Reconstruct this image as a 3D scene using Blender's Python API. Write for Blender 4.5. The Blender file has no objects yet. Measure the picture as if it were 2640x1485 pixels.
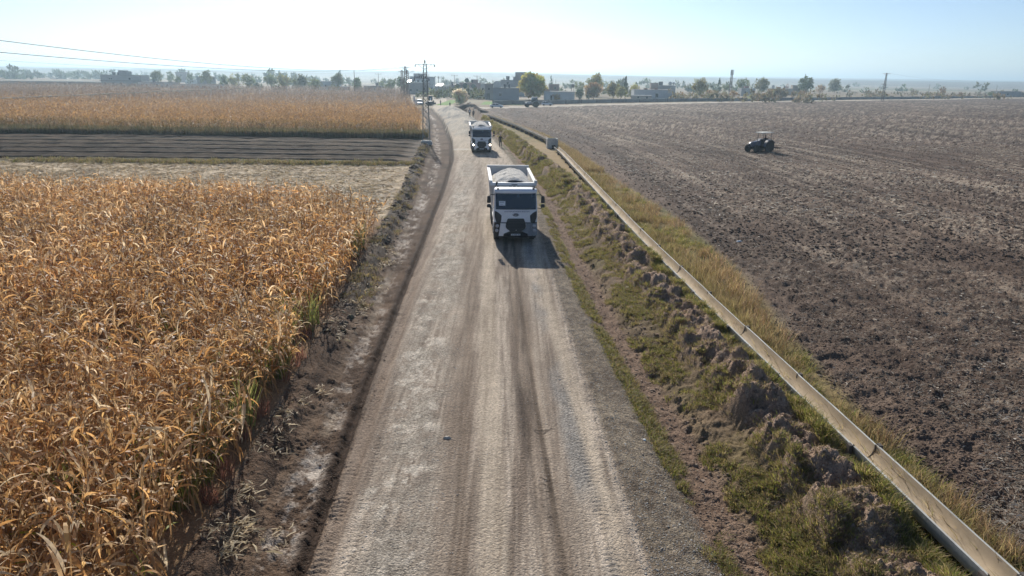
import bpy, math, random
import numpy as np
from mathutils import Vector, Matrix
R = math.radians
# ---------------------------------------------------------------- camera
SC = bpy.context.scene
F, CAMH = 1817.0, 9.4
TH = math.atan((742.5 - 202) / F)
ROLL = math.atan(0.0144)
cam_d = bpy.data.cameras.new('camera')
cam = bpy.data.objects.new('camera', cam_d)
SC.collection.objects.link(cam)
cam_d.sensor_width = 36
cam_d.lens = 36 * F / 2640
cam_d.clip_start = 0.1
cam_d.clip_end = 40000
cam.matrix_world = Matrix.Translation((0, 0, CAMH)) @ Matrix.Rotation(R(90) - TH, 4, 'X') @ Matrix.Rotation(ROLL, 4, 'Z')
SC.camera = cam
# ---------------------------------------------------------------- sky, sun, exposure
SUN_EL, SUN_AZ = R(29), R(-11)            # azimuth measured from +Y towards +X
w = bpy.data.worlds.new('World')
SC.world = w
w.use_nodes = True
nt = w.node_tree
sky = nt.nodes.new('ShaderNodeTexSky')
sky.sky_type = 'NISHITA'
sky.sun_disc = False
sky.sun_elevation = SUN_EL
sky.sun_rotation = SUN_AZ
sky.altitude = 400
sky.air_density = 0.7
sky.dust_density = 0.4
sky.ozone_density = 2.7
nt.links.new(sky.outputs[0], nt.nodes['Background'].inputs[0])
nt.nodes['Background'].inputs[1].default_value = 0.088
sd = bpy.data.lights.new('sun', 'SUN')
sd.energy = 4.5
sd.angle = R(0.55)
sd.color = (1.0, 0.955, 0.88)
sun = bpy.data.objects.new('sun', sd)
SC.collection.objects.link(sun)
sdir = Vector((math.sin(SUN_AZ) * math.cos(SUN_EL), math.cos(SUN_AZ) * math.cos(SUN_EL), math.sin(SUN_EL)))
sun.rotation_euler = (-sdir).to_track_quat('-Z', 'Y').to_euler()
sun.location = (0, 0, 60)
SC.view_settings.view_transform = 'Standard'
SC.view_settings.look = 'None'
SC.view_settings.exposure = 0.34
SC.view_settings.gamma = 1
SC.cycles.max_bounces = 6
SC.cycles.volume_bounces = 0
SC.cycles.transparent_max_bounces = 8
# ---------------------------------------------------------------- helpers
COL = SC.collection
rng = np.random.default_rng(7)
random.seed(7)


def cam_ray(u, v):
    x, y = u - 1320, v - 742.5
    c, s = math.cos(ROLL), math.sin(ROLL)
    xr, yr = c * x + s * y, -s * x + c * y
    zz = -yr / F
    return Vector((xr / F, math.cos(TH) + zz * math.sin(TH), -math.sin(TH) + zz * math.cos(TH)))


def P(u, v, z=0.0):
    """a photograph pixel (2640x1485) to a point on the level z; .t is the camera depth"""
    r = cam_ray(u, v)
    t = (z - CAMH) / r.z
    return Vector((r.x * t, r.y * t, z)), t


def Zat(u, v, y):
    """height of pixel u,v at world distance y"""
    r = cam_ray(u, v)
    return CAMH + r.z * y / r.y


def tag(o, label=None, cat=None, group=None, kind=None):
    if label: o['label'] = label
    if cat: o['category'] = cat
    if group: o['group'] = group
    if kind: o['kind'] = kind
    return o


def thing(name, label, cat, loc=(0, 0, 0), rz=0.0, group=None, rx=0.0):
    o = bpy.data.objects.new(name, None)
    o.empty_display_size = 0.3
    COL.objects.link(o)
    o.location = loc
    o.rotation_euler = (rx, 0, rz)
    return tag(o, label, cat, group)


def mat(name, col, rough=0.8, metal=0.0, var=0.12, scale=6.0, bump=0.0, spec=0.3, emit=None, es=1.0, dirt=None, dirt_amt=0.0, bscale=None):
    m = bpy.data.materials.new(name)
    m.use_nodes = True
    n, l = m.node_tree.nodes, m.node_tree.links
    b = n['Principled BSDF']
    b.inputs['Roughness'].default_value = rough
    b.inputs['Metallic'].default_value = metal
    b.inputs['Specular IOR Level'].default_value = spec
    tc = n.new('ShaderNodeTexCoord')
    no = n.new('ShaderNodeTexNoise')
    no.inputs['Scale'].default_value = scale
    no.inputs['Detail'].default_value = 6
    no.inputs['Roughness'].default_value = 0.65
    l.new(tc.outputs['Object'], no.inputs['Vector'])
    mr = n.new('ShaderNodeMapRange')
    mr.inputs['From Min'].default_value = 0.3
    mr.inputs['From Max'].default_value = 0.7
    mr.inputs['To Min'].default_value = 1 - var
    mr.inputs['To Max'].default_value = 1 + var
    l.new(no.outputs['Fac'], mr.inputs['Value'])
    mx = n.new('ShaderNodeMix')
    mx.data_type = 'RGBA'
    mx.blend_type = 'MULTIPLY'
    mx.inputs['Factor'].default_value = 1
    mx.inputs['A'].default_value = (*col, 1)
    l.new(mr.outputs['Result'], mx.inputs['B'])
    out = mx.outputs['Result']
    if dirt:
        n2 = n.new('ShaderNodeTexNoise')
        n2.inputs['Scale'].default_value = scale * 0.35
        n2.inputs['Detail'].default_value = 8
        l.new(tc.outputs['Object'], n2.inputs['Vector'])
        m2 = n.new('ShaderNodeMapRange')
        m2.inputs['From Min'].default_value = 0.42
        m2.inputs['From Max'].default_value = 0.68
        m2.inputs['To Max'].default_value = dirt_amt
        l.new(n2.outputs['Fac'], m2.inputs['Value'])
        mm = n.new('ShaderNodeMix')
        mm.data_type = 'RGBA'
        l.new(m2.outputs['Result'], mm.inputs['Factor'])
        l.new(out, mm.inputs['A'])
        mm.inputs['B'].default_value = (*dirt, 1)
        out = mm.outputs['Result']
    l.new(out, b.inputs['Base Color'])
    if bump:
        bp = n.new('ShaderNodeBump')
        bp.inputs['Strength'].default_value = 1.0
        bp.inputs['Distance'].default_value = bump
        n3 = n.new('ShaderNodeTexNoise')
        n3.inputs['Scale'].default_value = bscale or scale * 3
        n3.inputs['Detail'].default_value = 5
        l.new(tc.outputs['Object'], n3.inputs['Vector'])
        l.new(n3.outputs['Fac'], bp.inputs['Height'])
        l.new(bp.outputs[0], b.inputs['Normal'])
    if emit:
        b.inputs['Emission Color'].default_value = (*emit, 1)
        b.inputs['Emission Strength'].default_value = es
    return m


def leaf_mat(name, trans=0.4, rough=0.55, spec=0.35):
    """colour comes from the Col attribute of the leaves themselves"""
    m = bpy.data.materials.new(name)
    m.use_nodes = True
    n, l = m.node_tree.nodes, m.node_tree.links
    b = n['Principled BSDF']
    b.inputs['Roughness'].default_value = rough
    b.inputs['Specular IOR Level'].default_value = spec
    a = n.new('ShaderNodeAttribute')
    a.attribute_name = 'Col'
    l.new(a.outputs['Color'], b.inputs['Base Color'])
    t = n.new('ShaderNodeBsdfTranslucent')
    l.new(a.outputs['Color'], t.inputs['Color'])
    ms = n.new('ShaderNodeMixShader')
    ms.inputs[0].default_value = trans
    l.new(b.outputs[0], ms.inputs[1])
    l.new(t.outputs[0], ms.inputs[2])
    l.new(ms.outputs[0], n['Material Output'].inputs[0])
    return m


def np_mesh(name, V, F4=None, F3=None, C=None, m=None, smooth=False):
    me = bpy.data.meshes.new(name)
    V = np.asarray(V, np.float32).reshape(-1, 3)
    me.vertices.add(len(V))
    me.vertices.foreach_set('co', V.ravel())
    parts, starts, off = [], [], 0
    for f, k in ((F4, 4), (F3, 3)):
        if f is not None and len(f):
            f = np.asarray(f, np.int32).reshape(-1, k)
            parts.append(f.ravel())
            starts.append(off + np.arange(len(f), dtype=np.int32) * k)
            off += f.size
    idx = np.concatenate(parts)
    st = np.concatenate(starts)
    me.loops.add(len(idx))
    me.loops.foreach_set('vertex_index', idx)
    me.polygons.add(len(st))
    me.polygons.foreach_set('loop_start', st)
    if C is not None:
        ca = me.color_attributes.new('Col', 'FLOAT_COLOR', 'POINT')
        cc = np.ones((len(V), 4), np.float32)
        cc[:, :3] = np.asarray(C, np.float32).reshape(-1, 3)
        ca.data.foreach_set('color', cc.ravel())
    me.update(calc_edges=True)
    me.polygons.foreach_set('use_smooth', np.full(len(st), smooth))
    if m: me.materials.append(m)
    return me


def link(name, me, parent=None):
    o = bpy.data.objects.new(name, me)
    COL.objects.link(o)
    if parent is not None: o.parent = parent
    return o


class MB:
    """collects shapes, builds them as one mesh object"""
    def __init__(s):
        s.v, s.f, s.mi, s.cm = [], [], [], 0

    def add(s, vs, fs):
        o = len(s.v)
        s.v += [tuple(p) for p in vs]
        s.f += [tuple(i + o for i in f) for f in fs]
        s.mi += [s.cm] * len(fs)
        return s

    def box(s, x0, x1, y0, y1, z0, z1, top=None):
        t = top or (0, 0, 0, 0)   # inset of the top: x0,x1,y0,y1
        return s.add([(x0, y0, z0), (x1, y0, z0), (x1, y1, z0), (x0, y1, z0),
                      (x0 + t[0], y0 + t[2], z1), (x1 - t[1], y0 + t[2], z1), (x1 - t[1], y1 - t[3], z1), (x0 + t[0], y1 - t[3], z1)],
                     [(3, 2, 1, 0), (4, 5, 6, 7), (0, 1, 5, 4), (1, 2, 6, 5), (2, 3, 7, 6), (3, 0, 4, 7)])

    def cbox(s, cx, cy, cz, dx, dy, dz):
        return s.box(cx - dx / 2, cx + dx / 2, cy - dy / 2, cy + dy / 2, cz - dz / 2, cz + dz / 2)

    def tube(s, pts, r, n=6, caps=True):
        pts = [Vector(p) for p in pts]
        rs = r if isinstance(r, (list, tuple)) else [r] * len(pts)
        vs, fs = [], []
        for i, p in enumerate(pts):
            d = (pts[min(i + 1, len(pts) - 1)] - pts[max(i - 1, 0)]).normalized()
            a = d.orthogonal().normalized() if abs(d.z) < 0.95 else Vector((1, 0, 0)).cross(d).normalized()
            b = d.cross(a)
            for k in range(n):
                t = 2 * math.pi * k / n
                vs.append(p + rs[i] * (math.cos(t) * a + math.sin(t) * b))
        for i in range(len(pts) - 1):
            for k in range(n):
                fs.append((i * n + k, i * n + (k + 1) % n, (i + 1) * n + (k + 1) % n, (i + 1) * n + k))
        if caps:
            fs.append(tuple(range(n - 1, -1, -1)))
            fs.append(tuple((len(pts) - 1) * n + k for k in range(n)))
        return s.add(vs, fs)

    def bar(s, a, b, w_, h_=None):
        return s.tube([a, b], [w_ / 1.414, w_ / 1.414], 4)

    def cyl(s, c, axis, r, h, n=20, r2=None):
        c, a = Vector(c), Vector(axis).normalized()
        return s.tube([c - a * h / 2, c + a * h / 2], [r, r if r2 is None else r2], n)

    def prism(s, poly, fn, d):
        """poly: 2-D outline (x,z); fn(x,z)->y of the front; d thickness backwards (+y)"""
        n = len(poly)
        vs = [(x, fn(x, z), z) for x, z in poly] + [(x, fn(x, z) + d, z) for x, z in poly]
        fs = [tuple(range(n)), tuple(range(2 * n - 1, n - 1, -1))]
        fs += [(i, i + n, (i + 1) % n + n, (i + 1) % n) for i in range(n)]
        return s.add(vs, fs)

    def loft(s, rings, cap=True):
        n = len(rings[0])
        vs = [p for r_ in rings for p in r_]
        fs = []
        for i in range(len(rings) - 1):
            for k in range(n):
                fs.append((i * n + k, i * n + (k + 1) % n, (i + 1) * n + (k + 1) % n, (i + 1) * n + k))
        if cap:
            fs.append(tuple(range(n - 1, -1, -1)))
            fs.append(tuple((len(rings) - 1) * n + k for k in range(n)))
        return s.add(vs, fs)

    def lathe(s, prof, c=(0, 0, 0), n=16, axis='z'):
        rings = []
        for r_, z in prof:
            ring = []
            for k in range(n):
                t = 2 * math.pi * k / n
                if axis == 'z': ring.append((c[0] + r_ * math.cos(t), c[1] + r_ * math.sin(t), c[2] + z))
                elif axis == 'x': ring.append((c[0] + z, c[1] + r_ * math.cos(t), c[2] + r_ * math.sin(t)))
                else: ring.append((c[0] + r_ * math.cos(t), c[1] + z, c[2] + r_ * math.sin(t)))
            rings.append(ring)
        return s.loft(rings)

    def build(s, name, m, parent=None, smooth=False, bevel=0.0, recalc=True):
        me = bpy.data.meshes.new(name)
        me.from_pydata(s.v, [], s.f)
        for mm in (m if isinstance(m, (list, tuple)) else [m]): me.materials.append(mm)
        if any(s.mi): me.polygons.foreach_set('material_index', s.mi)
        if recalc or bevel:
            import bmesh
            bm = bmesh.new()
            bm.from_mesh(me)
            if bevel:
                es = [e for e in bm.edges if len(e.link_faces) == 2 and e.calc_face_angle(0) > R(25)]
                bmesh.ops.bevel(bm, geom=es, offset=bevel, segments=2, affect='EDGES', clamp_overlap=True)
            bmesh.ops.recalc_face_normals(bm, faces=bm.faces)
            bm.to_mesh(me)
            bm.free()
        if smooth:
            me.polygons.foreach_set('use_smooth', [True] * len(me.polygons))
            try: me.set_sharp_from_angle(angle=R(40))
            except Exception: pass
        me.update()
        return link(name, me, parent)


def text_mesh(name, s, size, m, parent, loc, rot, sx=1.0, ext=0.004, align='CENTER'):
    c = bpy.data.curves.new(name, 'FONT')
    c.body = s
    c.size = size
    c.align_x = align
    c.align_y = 'CENTER'
    c.extrude = ext
    c.resolution_u = 3
    o = bpy.data.objects.new(name, c)
    COL.objects.link(o)
    dg = bpy.context.evaluated_depsgraph_get()
    me = bpy.data.meshes.new_from_object(o.evaluated_get(dg))
    bpy.data.objects.remove(o)
    bpy.data.curves.remove(c)
    me.materials.clear()
    me.materials.append(m)
    q = link(name, me, parent)
    q.location = loc
    q.rotation_euler = rot
    q.scale = (sx, 1, 1)
    return q


def copy_tree(o, parent=None):
    c = o.copy()
    COL.objects.link(c)
    c.parent = parent
    for ch in list(o.children): copy_tree(ch, c)
    return c


# ---- noise (numpy)
_tab = rng.random((512, 512)).astype(np.float32)


def vnoise(x, y):
    x = np.asarray(x, np.float64); y = np.asarray(y, np.float64)
    xi = np.floor(x).astype(np.int64); yi = np.floor(y).astype(np.int64)
    fx = (x - xi); fy = (y - yi)
    fx = fx * fx * (3 - 2 * fx); fy = fy * fy * (3 - 2 * fy)
    a = _tab[yi & 511, xi & 511]; b = _tab[yi & 511, (xi + 1) & 511]
    c = _tab[(yi + 1) & 511, xi & 511]; d = _tab[(yi + 1) & 511, (xi + 1) & 511]
    return (a * (1 - fx) + b * fx) * (1 - fy) + (c * (1 - fx) + d * fx) * fy


def fbm(x, y, s, o=4, g=0.5, seed=0):
    """0..1 fractal noise, s = size of the largest feature in metres"""
    r_ = np.zeros(np.broadcast(x, y).shape); a = 1.0; t = 0.0
    for i in range(o):
        k = 2.03 ** i / s
        r_ += a * vnoise(x * k + 17.3 * i + seed * 31.7, y * k + 9.1 * i + seed * 13.3); t += a; a *= g
    return r_ / t


def sstep(a, b, x):
    t = np.clip((x - a) / (b - a), 0, 1)
    return t * t * (3 - 2 * t)


def band(x, a, b, s):
    return sstep(a - s, a + s, x) * (1 - sstep(b - s, b + s, x))
# ---------------------------------------------------------------- layout lines: x as a function of the distance y
_Y = np.arange(-20, 700, 1.0)


def line(pts):
    ys, xs = zip(*pts)
    v = np.interp(_Y, ys, xs)
    # continue the last slope
    sl = (xs[-1] - xs[-2]) / (ys[-1] - ys[-2])
    v = np.where(_Y > ys[-1], xs[-1] + (_Y - ys[-1]) * sl, v)
    k = np.ones(9) / 9
    v2 = np.convolve(np.pad(v, 4, mode='edge'), k, 'valid')
    return lambda y: np.interp(y, _Y, v2)


roadL = line([(0, -3.55), (11.6, -3.75), (15, -3.95), (20, -4.3), (27, -4.55), (42, -5.1), (63, -5.9), (86, -7.1), (114, -9.7), (170, -16.7), (237, -27.1), (300, -35), (352, -40)])
roadR = line([(0, 3.0), (11.6, 2.9), (15, 2.7), (20, 2.5), (27, 2.2), (42, 1.8), (63, 1.2), (86, -.4), (114, -3.4), (170, -9.3), (237, -18.9), (300, -28), (352, -33)])
fieldE = line([(0, -6.4), (11.5, -6.55), (15, -6.7), (20, -7.1), (27, -7.45), (34, -7.95), (43, -8.5), (58, -9.5), (79, -11.4), (108, -13.8), (114, -14.4), (168, -20.5), (220, -30), (300, -43), (430, -62)])
mudC = line([(0, -4.6), (11.6, -4.75), (15, -5.1), (20, -5.3), (30, -5.9), (47, -7.0), (65, -7.8), (86, -9.2), (114, -12.2), (170, -18.7), (237, -28.8)])
ditch = line([(0, 5.4), (11.8, 5.25), (15.4, 5.0), (20, 4.7), (27.5, 4.1), (42.5, 3.5), (64, 2.8), (87, 0.9), (116, -2.0), (150, -6.0), (180, -9.8), (237, -17.6)])
moundC = line([(0, 7.75), (11.9, 7.7), (20, 7.5), (27.6, 7.1), (42.6, 6.3), (64, 5.3), (87, 2.9), (116, -0.1), (140, -3.4), (170, -7.6), (200, -11.5), (237, -16.5)])
canalX = line([(0, 9.35), (11, 8.95), (15.5, 8.65), (20.6, 8.35), (25.5, 8.05), (30.6, 7.8), (35.5, 7.55), (41, 7.3), (65, 6.55), (90, 5.75), (107, 4.8), (120, 3.0), (137, 0.5), (177, -6.7), (237, -16)])
weedR = line([(0, 10.9), (12, 10.7), (18, 10.3), (24, 10.4), (35, 11.6), (51, 11.6), (67, 10.0), (98, 7.8), (120, 5.5), (177, -4.5), (237, -14)])
_cx = np.array([-400, -33, -12, 4.9, 32, 71, 148, 257, 413, 700]); _cy = np.array([228, 232, 236, 253, 283, 319, 383, 466, 589, 820])


def crossY(x):
    return np.interp(x, _cx, _cy)


REG = ['road', 'ditch', 'bank', 'ploughed_field', 'maize_ground', 'stubble_field', 'furrowed_field', 'cross_road', 'ground']


def corn_far_edge(x):        # far end of the near maize field
    return 50.5 + 3.2 * sstep(-9, -30, x) - 3.0 * sstep(-16, -9, x)


def piles_amp(y):            # the dug-out earth grows bigger towards the junction
    return 1 + 0.9 * sstep(150, 175, y) - 1.0 * sstep(205, 225, y)


def surface(x, y, want_col=True):
    """height, colour, grain, region of the land at x, y"""
    rl, rr, fe, md, dc, mc, cl, wr = roadL(y), roadR(y), fieldE(y), mudC(y), ditch(y), moundC(y), canalX(y), weedR(y)
    cy = crossY(x)
    s = (x - rl) / (rr - rl) * 6.5          # lateral position on the road in metres, 0..6.5
    # cross-section by control points
    ctl = [(fe - 2.0, 0 * y), (fe - 0.1, 0.06 + 0 * y), (fe + 0.55, 0.02 + 0.0 * y), (md - 0.75, -0.30 + 0 * y), (md + 0.1, -0.52 + 0 * y), (rl - 0.45, -0.44 + 0 * y), (rl - 0.12, 0.02 + 0 * y),
           (rl + 0.5, 0.03 + 0 * y), ((rl + rr) / 2, 0.10 + 0 * y), (rr - 0.2, 0.04 + 0 * y), (rr + 0.9, -0.02 + 0 * y), (dc - 0.35, -0.42 + 0 * y), (dc + 0.3, -0.46 + 0 * y), (dc + 1.3, -0.12 + 0 * y),
           (mc - 0.8, 0.02 + 0 * y), (mc, 0.22 + 0 * y), (mc + 0.75, 0.03 + 0 * y), (cl - 0.1, 0 * y), (wr, 0.02 + 0 * y)]
    z = np.zeros(x.shape)
    for (xa, za), (xb, zb) in zip(ctl[:-1], ctl[1:]):
        xb2 = np.maximum(xb, xa + 0.02)
        t = np.clip((x - xa) / (xb2 - xa), 0, 1)
        t = t * t * (3 - 2 * t)
        z = np.where((x >= xa) & (x < xb2), za * (1 - t) + zb * t, z)
    fade = 1 - sstep(225, 245, y)
    z = z * fade
    front = y < cy - 5                       # in front of the cross road
    # ---- masks
    m_road = band(x, rl - 0.05, rr + 0.05, 0.12) * (1 - sstep(352, 358, y))
    m_verge = band(x, rr - 0.3, dc - 0.9, 0.35) * fade
    m_ditchR = band(x, dc - 0.8, dc + 0.9, 0.25) * fade
    m_bank = band(x, dc + 0.5, mc - 0.5, 0.3) * fade
    m_mound = band(x + .7 * (fbm(x * 0, y, 2.3, 3, seed=7) - .5), mc - 1.05, mc + 0.75, 0.22) * fade
    m_grassR = band(x, mc + 0.3, wr + 0.2, 0.35) * fade
    m_left = band(x, fe + 0.1, rl - 0.1, 0.12) * fade
    m_plough = sstep(-0.5, 0.5, x - wr + 2.2 * (fbm(x, y, 2.5, 4, seed=3) - .5)) * (y < cy - 4.5)
    xc = np.abs(y - cy) * 0.76
    m_cross = 1 - sstep(4.2, 5.0, xc)
    m_cross = m_cross * (x > -24)
    m_back = 1 - sstep(3.0, 3.8, np.abs(y - 352 - 0.05 * x)) ; m_back = m_back * (x < 20) * (x > -90)
    m_L = (x < fe + 0.1)
    cfe = corn_far_edge(x)
    m_corn1 = m_L * (1 - sstep(-.5, .5, y - cfe))
    m_stub = m_L * sstep(-.5, .5, y - cfe) * (1 - sstep(78, 79, y))
    m_furr = m_L * sstep(78.5, 79.5, y) * (1 - sstep(112, 113.5, y))
    m_corn2 = m_L * sstep(112.5, 114, y) * (y < 520)
    # ---- relief
    n1 = fbm(x, y, 0.9, 5, .55, 1); n2 = fbm(x, y, 0.28, 4, .6, 2); n3 = fbm(x, y, 3.1, 3, .5, 4)
    rid = 1 - np.abs(2 * fbm(x, y, 0.8, 4, .5, 5) - 1)
    pile = np.clip(fbm(x, y, 1.0, 3, .5, 6) * 2.4 - 0.15, 0, 1.15)
    z = z + m_mound * (pile * (0.26 + 0.85 * (n1 - .15) + 0.40 * (rid - .8)) - 0.04) * piles_amp(y) * 1.0
    z = z + m_mound * ((n2 - .5) * 0.30 + (fbm(x, y, .12, 3, .6, 16) - .5) * .10)
    z = z + (m_ditchR * 0.13 + m_bank * 0.16) * (n1 - .5) * 1.3 + (m_ditchR * 0.12 + m_bank * .09 + m_grassR * .05) * (n2 - .5)
    z = z + m_verge * (n2 - .5) * 0.07 + (m_bank + m_ditchR + m_grassR) * (fbm(x, y, .16, 3, .6, 16) - .5) * .09 + m_bank * (n2 - .5) * .14
    clod = fbm(x, y, 0.42, 4, .62, 8)
    z = z + m_plough * (fbm(x - canalX(y), y * .035, .85, 4, .62, 40) - .5) * .22
    z = z + m_plough * (1 - .75 * sstep(45, 110, y)) * ((clod - .5) * 0.30 + (n1 - .5) * .22 + (n3 - .5) * .10)
    lbank = band(x, fe + 0.0, fe + 1.0, 0.25) * fade
    z = z + lbank * (n1 - .35) * (0.10 + 0.55 * sstep(30, 60, y)) + m_left * ((n2 - .5) * .09 + (n1 - .5) * .07)
    # ruts and tread prints
    nz = fbm(x * 1.0, y * 0.10, 0.55, 4, .55, 9)
    z = z + m_road * ((nz - .5) * 0.045 + (n2 - .5) * 0.018)
    z = z - m_road * (.045 * band(s, 4.70, 4.92, .06) + .03 * band(s, 4.36, 4.52, .05) + .025 * band(s, 2.5, 2.8, .12))
    near = 1 - sstep(30, 45, y)

    def tread(xc_, wd, depth, ph=0.0):
        q = x - xc_
        b_ = band(q, -wd, wd, .03)
        return b_ * near * depth * np.clip(fbm(x, y, .9, 3, .5, 19) * 4 - 1.3, 0, 1.2) * (0.5 + 0.5 * np.sin(2 * np.pi * (y + 0.35 * np.abs(q) + ph) / 0.17)), b_
    wob = 0.12 * np.sin(y * 0.35)
    t1, b1 = tread(rl + 0.10 + wob * .5, 0.20, 0.035)
    t2, b2 = tread(rl + 0.62 + wob * .3, 0.13, 0.018, .3)
    t3, b3 = tread(rr - 0.72 - wob * .4, 0.16, 0.022, .1)
    t4, b4 = tread(fe + 1.15 + wob, 0.17, 0.035, .2)
    t5, b5 = tread(rr - 1.75 - wob * .4, 0.15, 0.016, .4)
    z = z - t1 - t2 - t3 - t4 * band(y, 12, 24, 1.5) - t5 - 0.03 * b1 - 0.03 * b4 * band(y, 12, 24, 2)
    z = z - 0.16 * band(x, rl - 0.55, rl - 0.22, 0.09) * fade + m_left * (rid - .8) * .16 + m_left * (fbm(x, y, .14, 3, .6, 18) - .5) * .06
    # furrowed strip: water furrows along x
    fy = y - 0.02 * (x + 12) + 1.1 * np.sin(x * 0.05) + 1.1 * (fbm(x * .3, y * .1, 4, 3, .5, 17) - .5)
    fph = (fy - 80.5) / 5.4
    fd = np.abs(fph - np.round(fph)) * 5.4
    z = z + m_furr * (0.30 * np.exp(-((fd - 1.1) / .5) ** 2) - 0.50 * np.exp(-(fd / .60) ** 2)) * sstep(0, 2.5, fe - x)
    z = z + m_furr * (n1 - .5) * .14 + m_stub * ((n2 - .5) * .08 + (n1 - .5) * .06)
    z = z + band(y, 77.5, 79.5, .8) * m_L * .18 * n1 * 1.5
    # fresh gravel windrow tipped along the road
    gh = np.zeros(x.shape)
    for gy, gr, gt in ((124, 3.0, .9), (133, 3.8, 1.35), (143, 4.0, 1.6), (152, 4.0, 1.45), (162, 4.2, 1.85), (172, 4.2, 1.5), (181, 4.2, 1.6), (190, 4.4, 1.9), (200, 4.4, 1.6), (209, 4.2, 1.8), (218, 3.8, 1.5)):
        gxc = float(roadR(gy)) - 3.4
        rr2 = np.sqrt(((x - gxc) / (gr * .98)) ** 2 + ((y - gy) / (gr * 1.75)) ** 2)
        gh = np.maximum(gh, gt * np.clip(1 - rr2, 0, 1) ** .95)
    ga = 1.0
    m_heap = (gh > 0.03) * 1.0
    z = z + gh + m_heap * np.clip(gh, 0, .4) * 0.5 * (fbm(x * .5, y * .16 + x * .9, 1.0, 3, .5, 12) - .5)
    # long swell so that the fields are not dead level
    und = (fbm(x, y, 60, 3, .5, 15) - .5) * 0.5 * sstep(16, 60, np.abs(x)) * (1 - m_cross)
    z = z + und
    if not want_col: return z
    # ---- colour of the land, with the furrow shade painted in
    C = np.zeros(x.shape + (3,)); G = np.zeros(x.shape)

    def lay(m_, c, g=None, var=None):
        nonlocal C, G
        m3 = np.clip(m_, 0, 1)[..., None]
        c = np.asarray(c, float)
        if c.ndim == 1: c = np.broadcast_to(c, C.shape)
        if var is not None: c = c * var[..., None]
        C = C * (1 - m3) + c * m3
        if g is not None: G = G * (1 - m3[..., 0]) + g * m3[..., 0]

    def mixc(a, b, t):
        t = np.clip(t, 0, 1)[..., None]
        return np.array(a) * (1 - t) + np.array(b) * t
    big = fbm(x, y, 25, 4, .5, 20); mid = fbm(x, y, 2.2, 4, .55, 21); fine = fbm(x, y, .22, 3, .6, 22)
    lay(np.ones(x.shape), mixc((.20, .15, .11), (.27, .23, .15), big * 2 - .5), 0.15)
    # ploughed earth with pale chopped stalks
    qf = x - canalX(y)
    fur = fbm(qf, y * .035, .85, 4, .62, 40); fur2 = fbm(qf, y * .02, 4.5, 3, .55, 41)
    pl = mixc((.078, .053, .039), (.195, .142, .106), mid * .7 + fur * 2.0 - .95)
    patch = np.clip(fur2 * 2.2 + fbm(x, y, 9, 4, .55, 23) * 2.4 - 1.75, 0, 1) * sstep(9.5, 17, x) + .03
    straw = np.clip((fine * .6 + fur * .4 - .50) * 11, 0, 1) * np.clip(patch, 0, 1)
    pl = mixc((0, 0, 0), (1, 1, 1), straw * .6) * np.array((.46, .39, .30)) + pl * (1 - straw[..., None] * .6)
    pl = pl * (0.70 + 0.6 * big[..., None]) * (1 + 0.25 * (fbm(x * 1.0, y * .06, 3.2, 3, .5, 24) - .5)[..., None])
    pl = pl * (1 - 0.12 * sstep(60, 250, y)[..., None])
    lay(m_plough, pl, 0.35)
    lay(m_corn1, (.24, .155, .085), 0.2, .7 + .6 * mid)
    st = mixc((.31, .235, .155), (.66, .54, .37), fbm(x, y, 1.6, 4, .6, 25) * 2.4 - .7)
    st = st * (0.8 + .4 * fine[..., None])
    lay(m_stub, st, 0.3)
    lay(m_furr, mixc((.038, .026, .018), (.135, .095, .06), mid * 1.5 - .5 + .45 * (fd > 1.3)), 0.3)  # soil darker along the furrows: their shade is painted into the colour
    lay(band(y, 77, 80, .8) * m_L, (.17, .14, .07), .3, .6 + .8 * mid)
    lay(m_corn2, mixc((.27, .17, .075), (.36, .24, .12), big * 2 - .5), .2, .75 + .5 * mid)
    # left verge: dug brown soil, tracks, dried white mud
    soil = mixc((.062, .038, .025), (.15, .10, .066), mid * 1.7 - .3 + (fine - .5) * .6)
    lay(m_left, soil, .45)
    wm = band(x, md - 0.40, md + 0.35, .28) * np.clip(fbm(x * 1.0, y * .6, .7, 6, .78, 26) * 8.5 - 4.0, 0, 1)
    wm = wm * (0.45 + .55 * sstep(.3, .6, fbm(x * .3, y, 5.5, 2, .5, 27)))
    lay(np.clip(wm * 1.3, 0, 1) * fade, mixc((.27, .22, .18), (.52, .47, .41), fbm(x, y, .2, 3, .6, 28) * 2.4 - .7), .3)
    lay(b4 * band(y, 10, 60, 3) * .35, (.20, .145, .10), .1)
    lay(band(x, fe + 1.5, fe + 1.8, .15) * (y > 18) * fade * .5 * sstep(.4, .6, mid), (.34, .28, .21), .3)
    lay(band(x, rl - 0.72, rl - 0.10, .12) * fade * .9, (.052, .033, .023), .5)
    lay(b1 * fade * (y < 60) * .8, (.26, .19, .135), .2, .8 + .4 * fine)
    # road
    stk = fbm(x * 1.0, y * .045, .42, 4, .6, 30)          # long tyre streaks
    stk2 = fbm(x * 1.0, y * .02, .9, 3, .5, 31)
    stk3 = fbm(x, y * .05, .16, 3, .6, 44)
    stk4 = fbm(x, y * .02, .07, 2, .6, 45)
    tan = mixc((.225, .178, .137), (.53, .45, .36), stk * 1.3 + (stk3 - .5) * 1.3 + (stk4 - .5) * .9 - .18)
    tan = mixc((0, 0, 0), (1, 1, 1), 1 - 0 * s) * tan
    lay(m_road, tan, .45, .86 + .28 * mid)
    gmask = band(s, 0.75, 2.2, .45) * np.clip(fbm(x, y * .5, 1.1, 6, .72, 32) * 4.4 - 1.6, 0, 1) * (0.85 * (1 - sstep(60, 110, y)) + .15)
    lay(m_road * gmask * .85, mixc((.25, .22, .18), (.50, .45, .375), fine * 1.6 - .2), 1.0)
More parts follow.
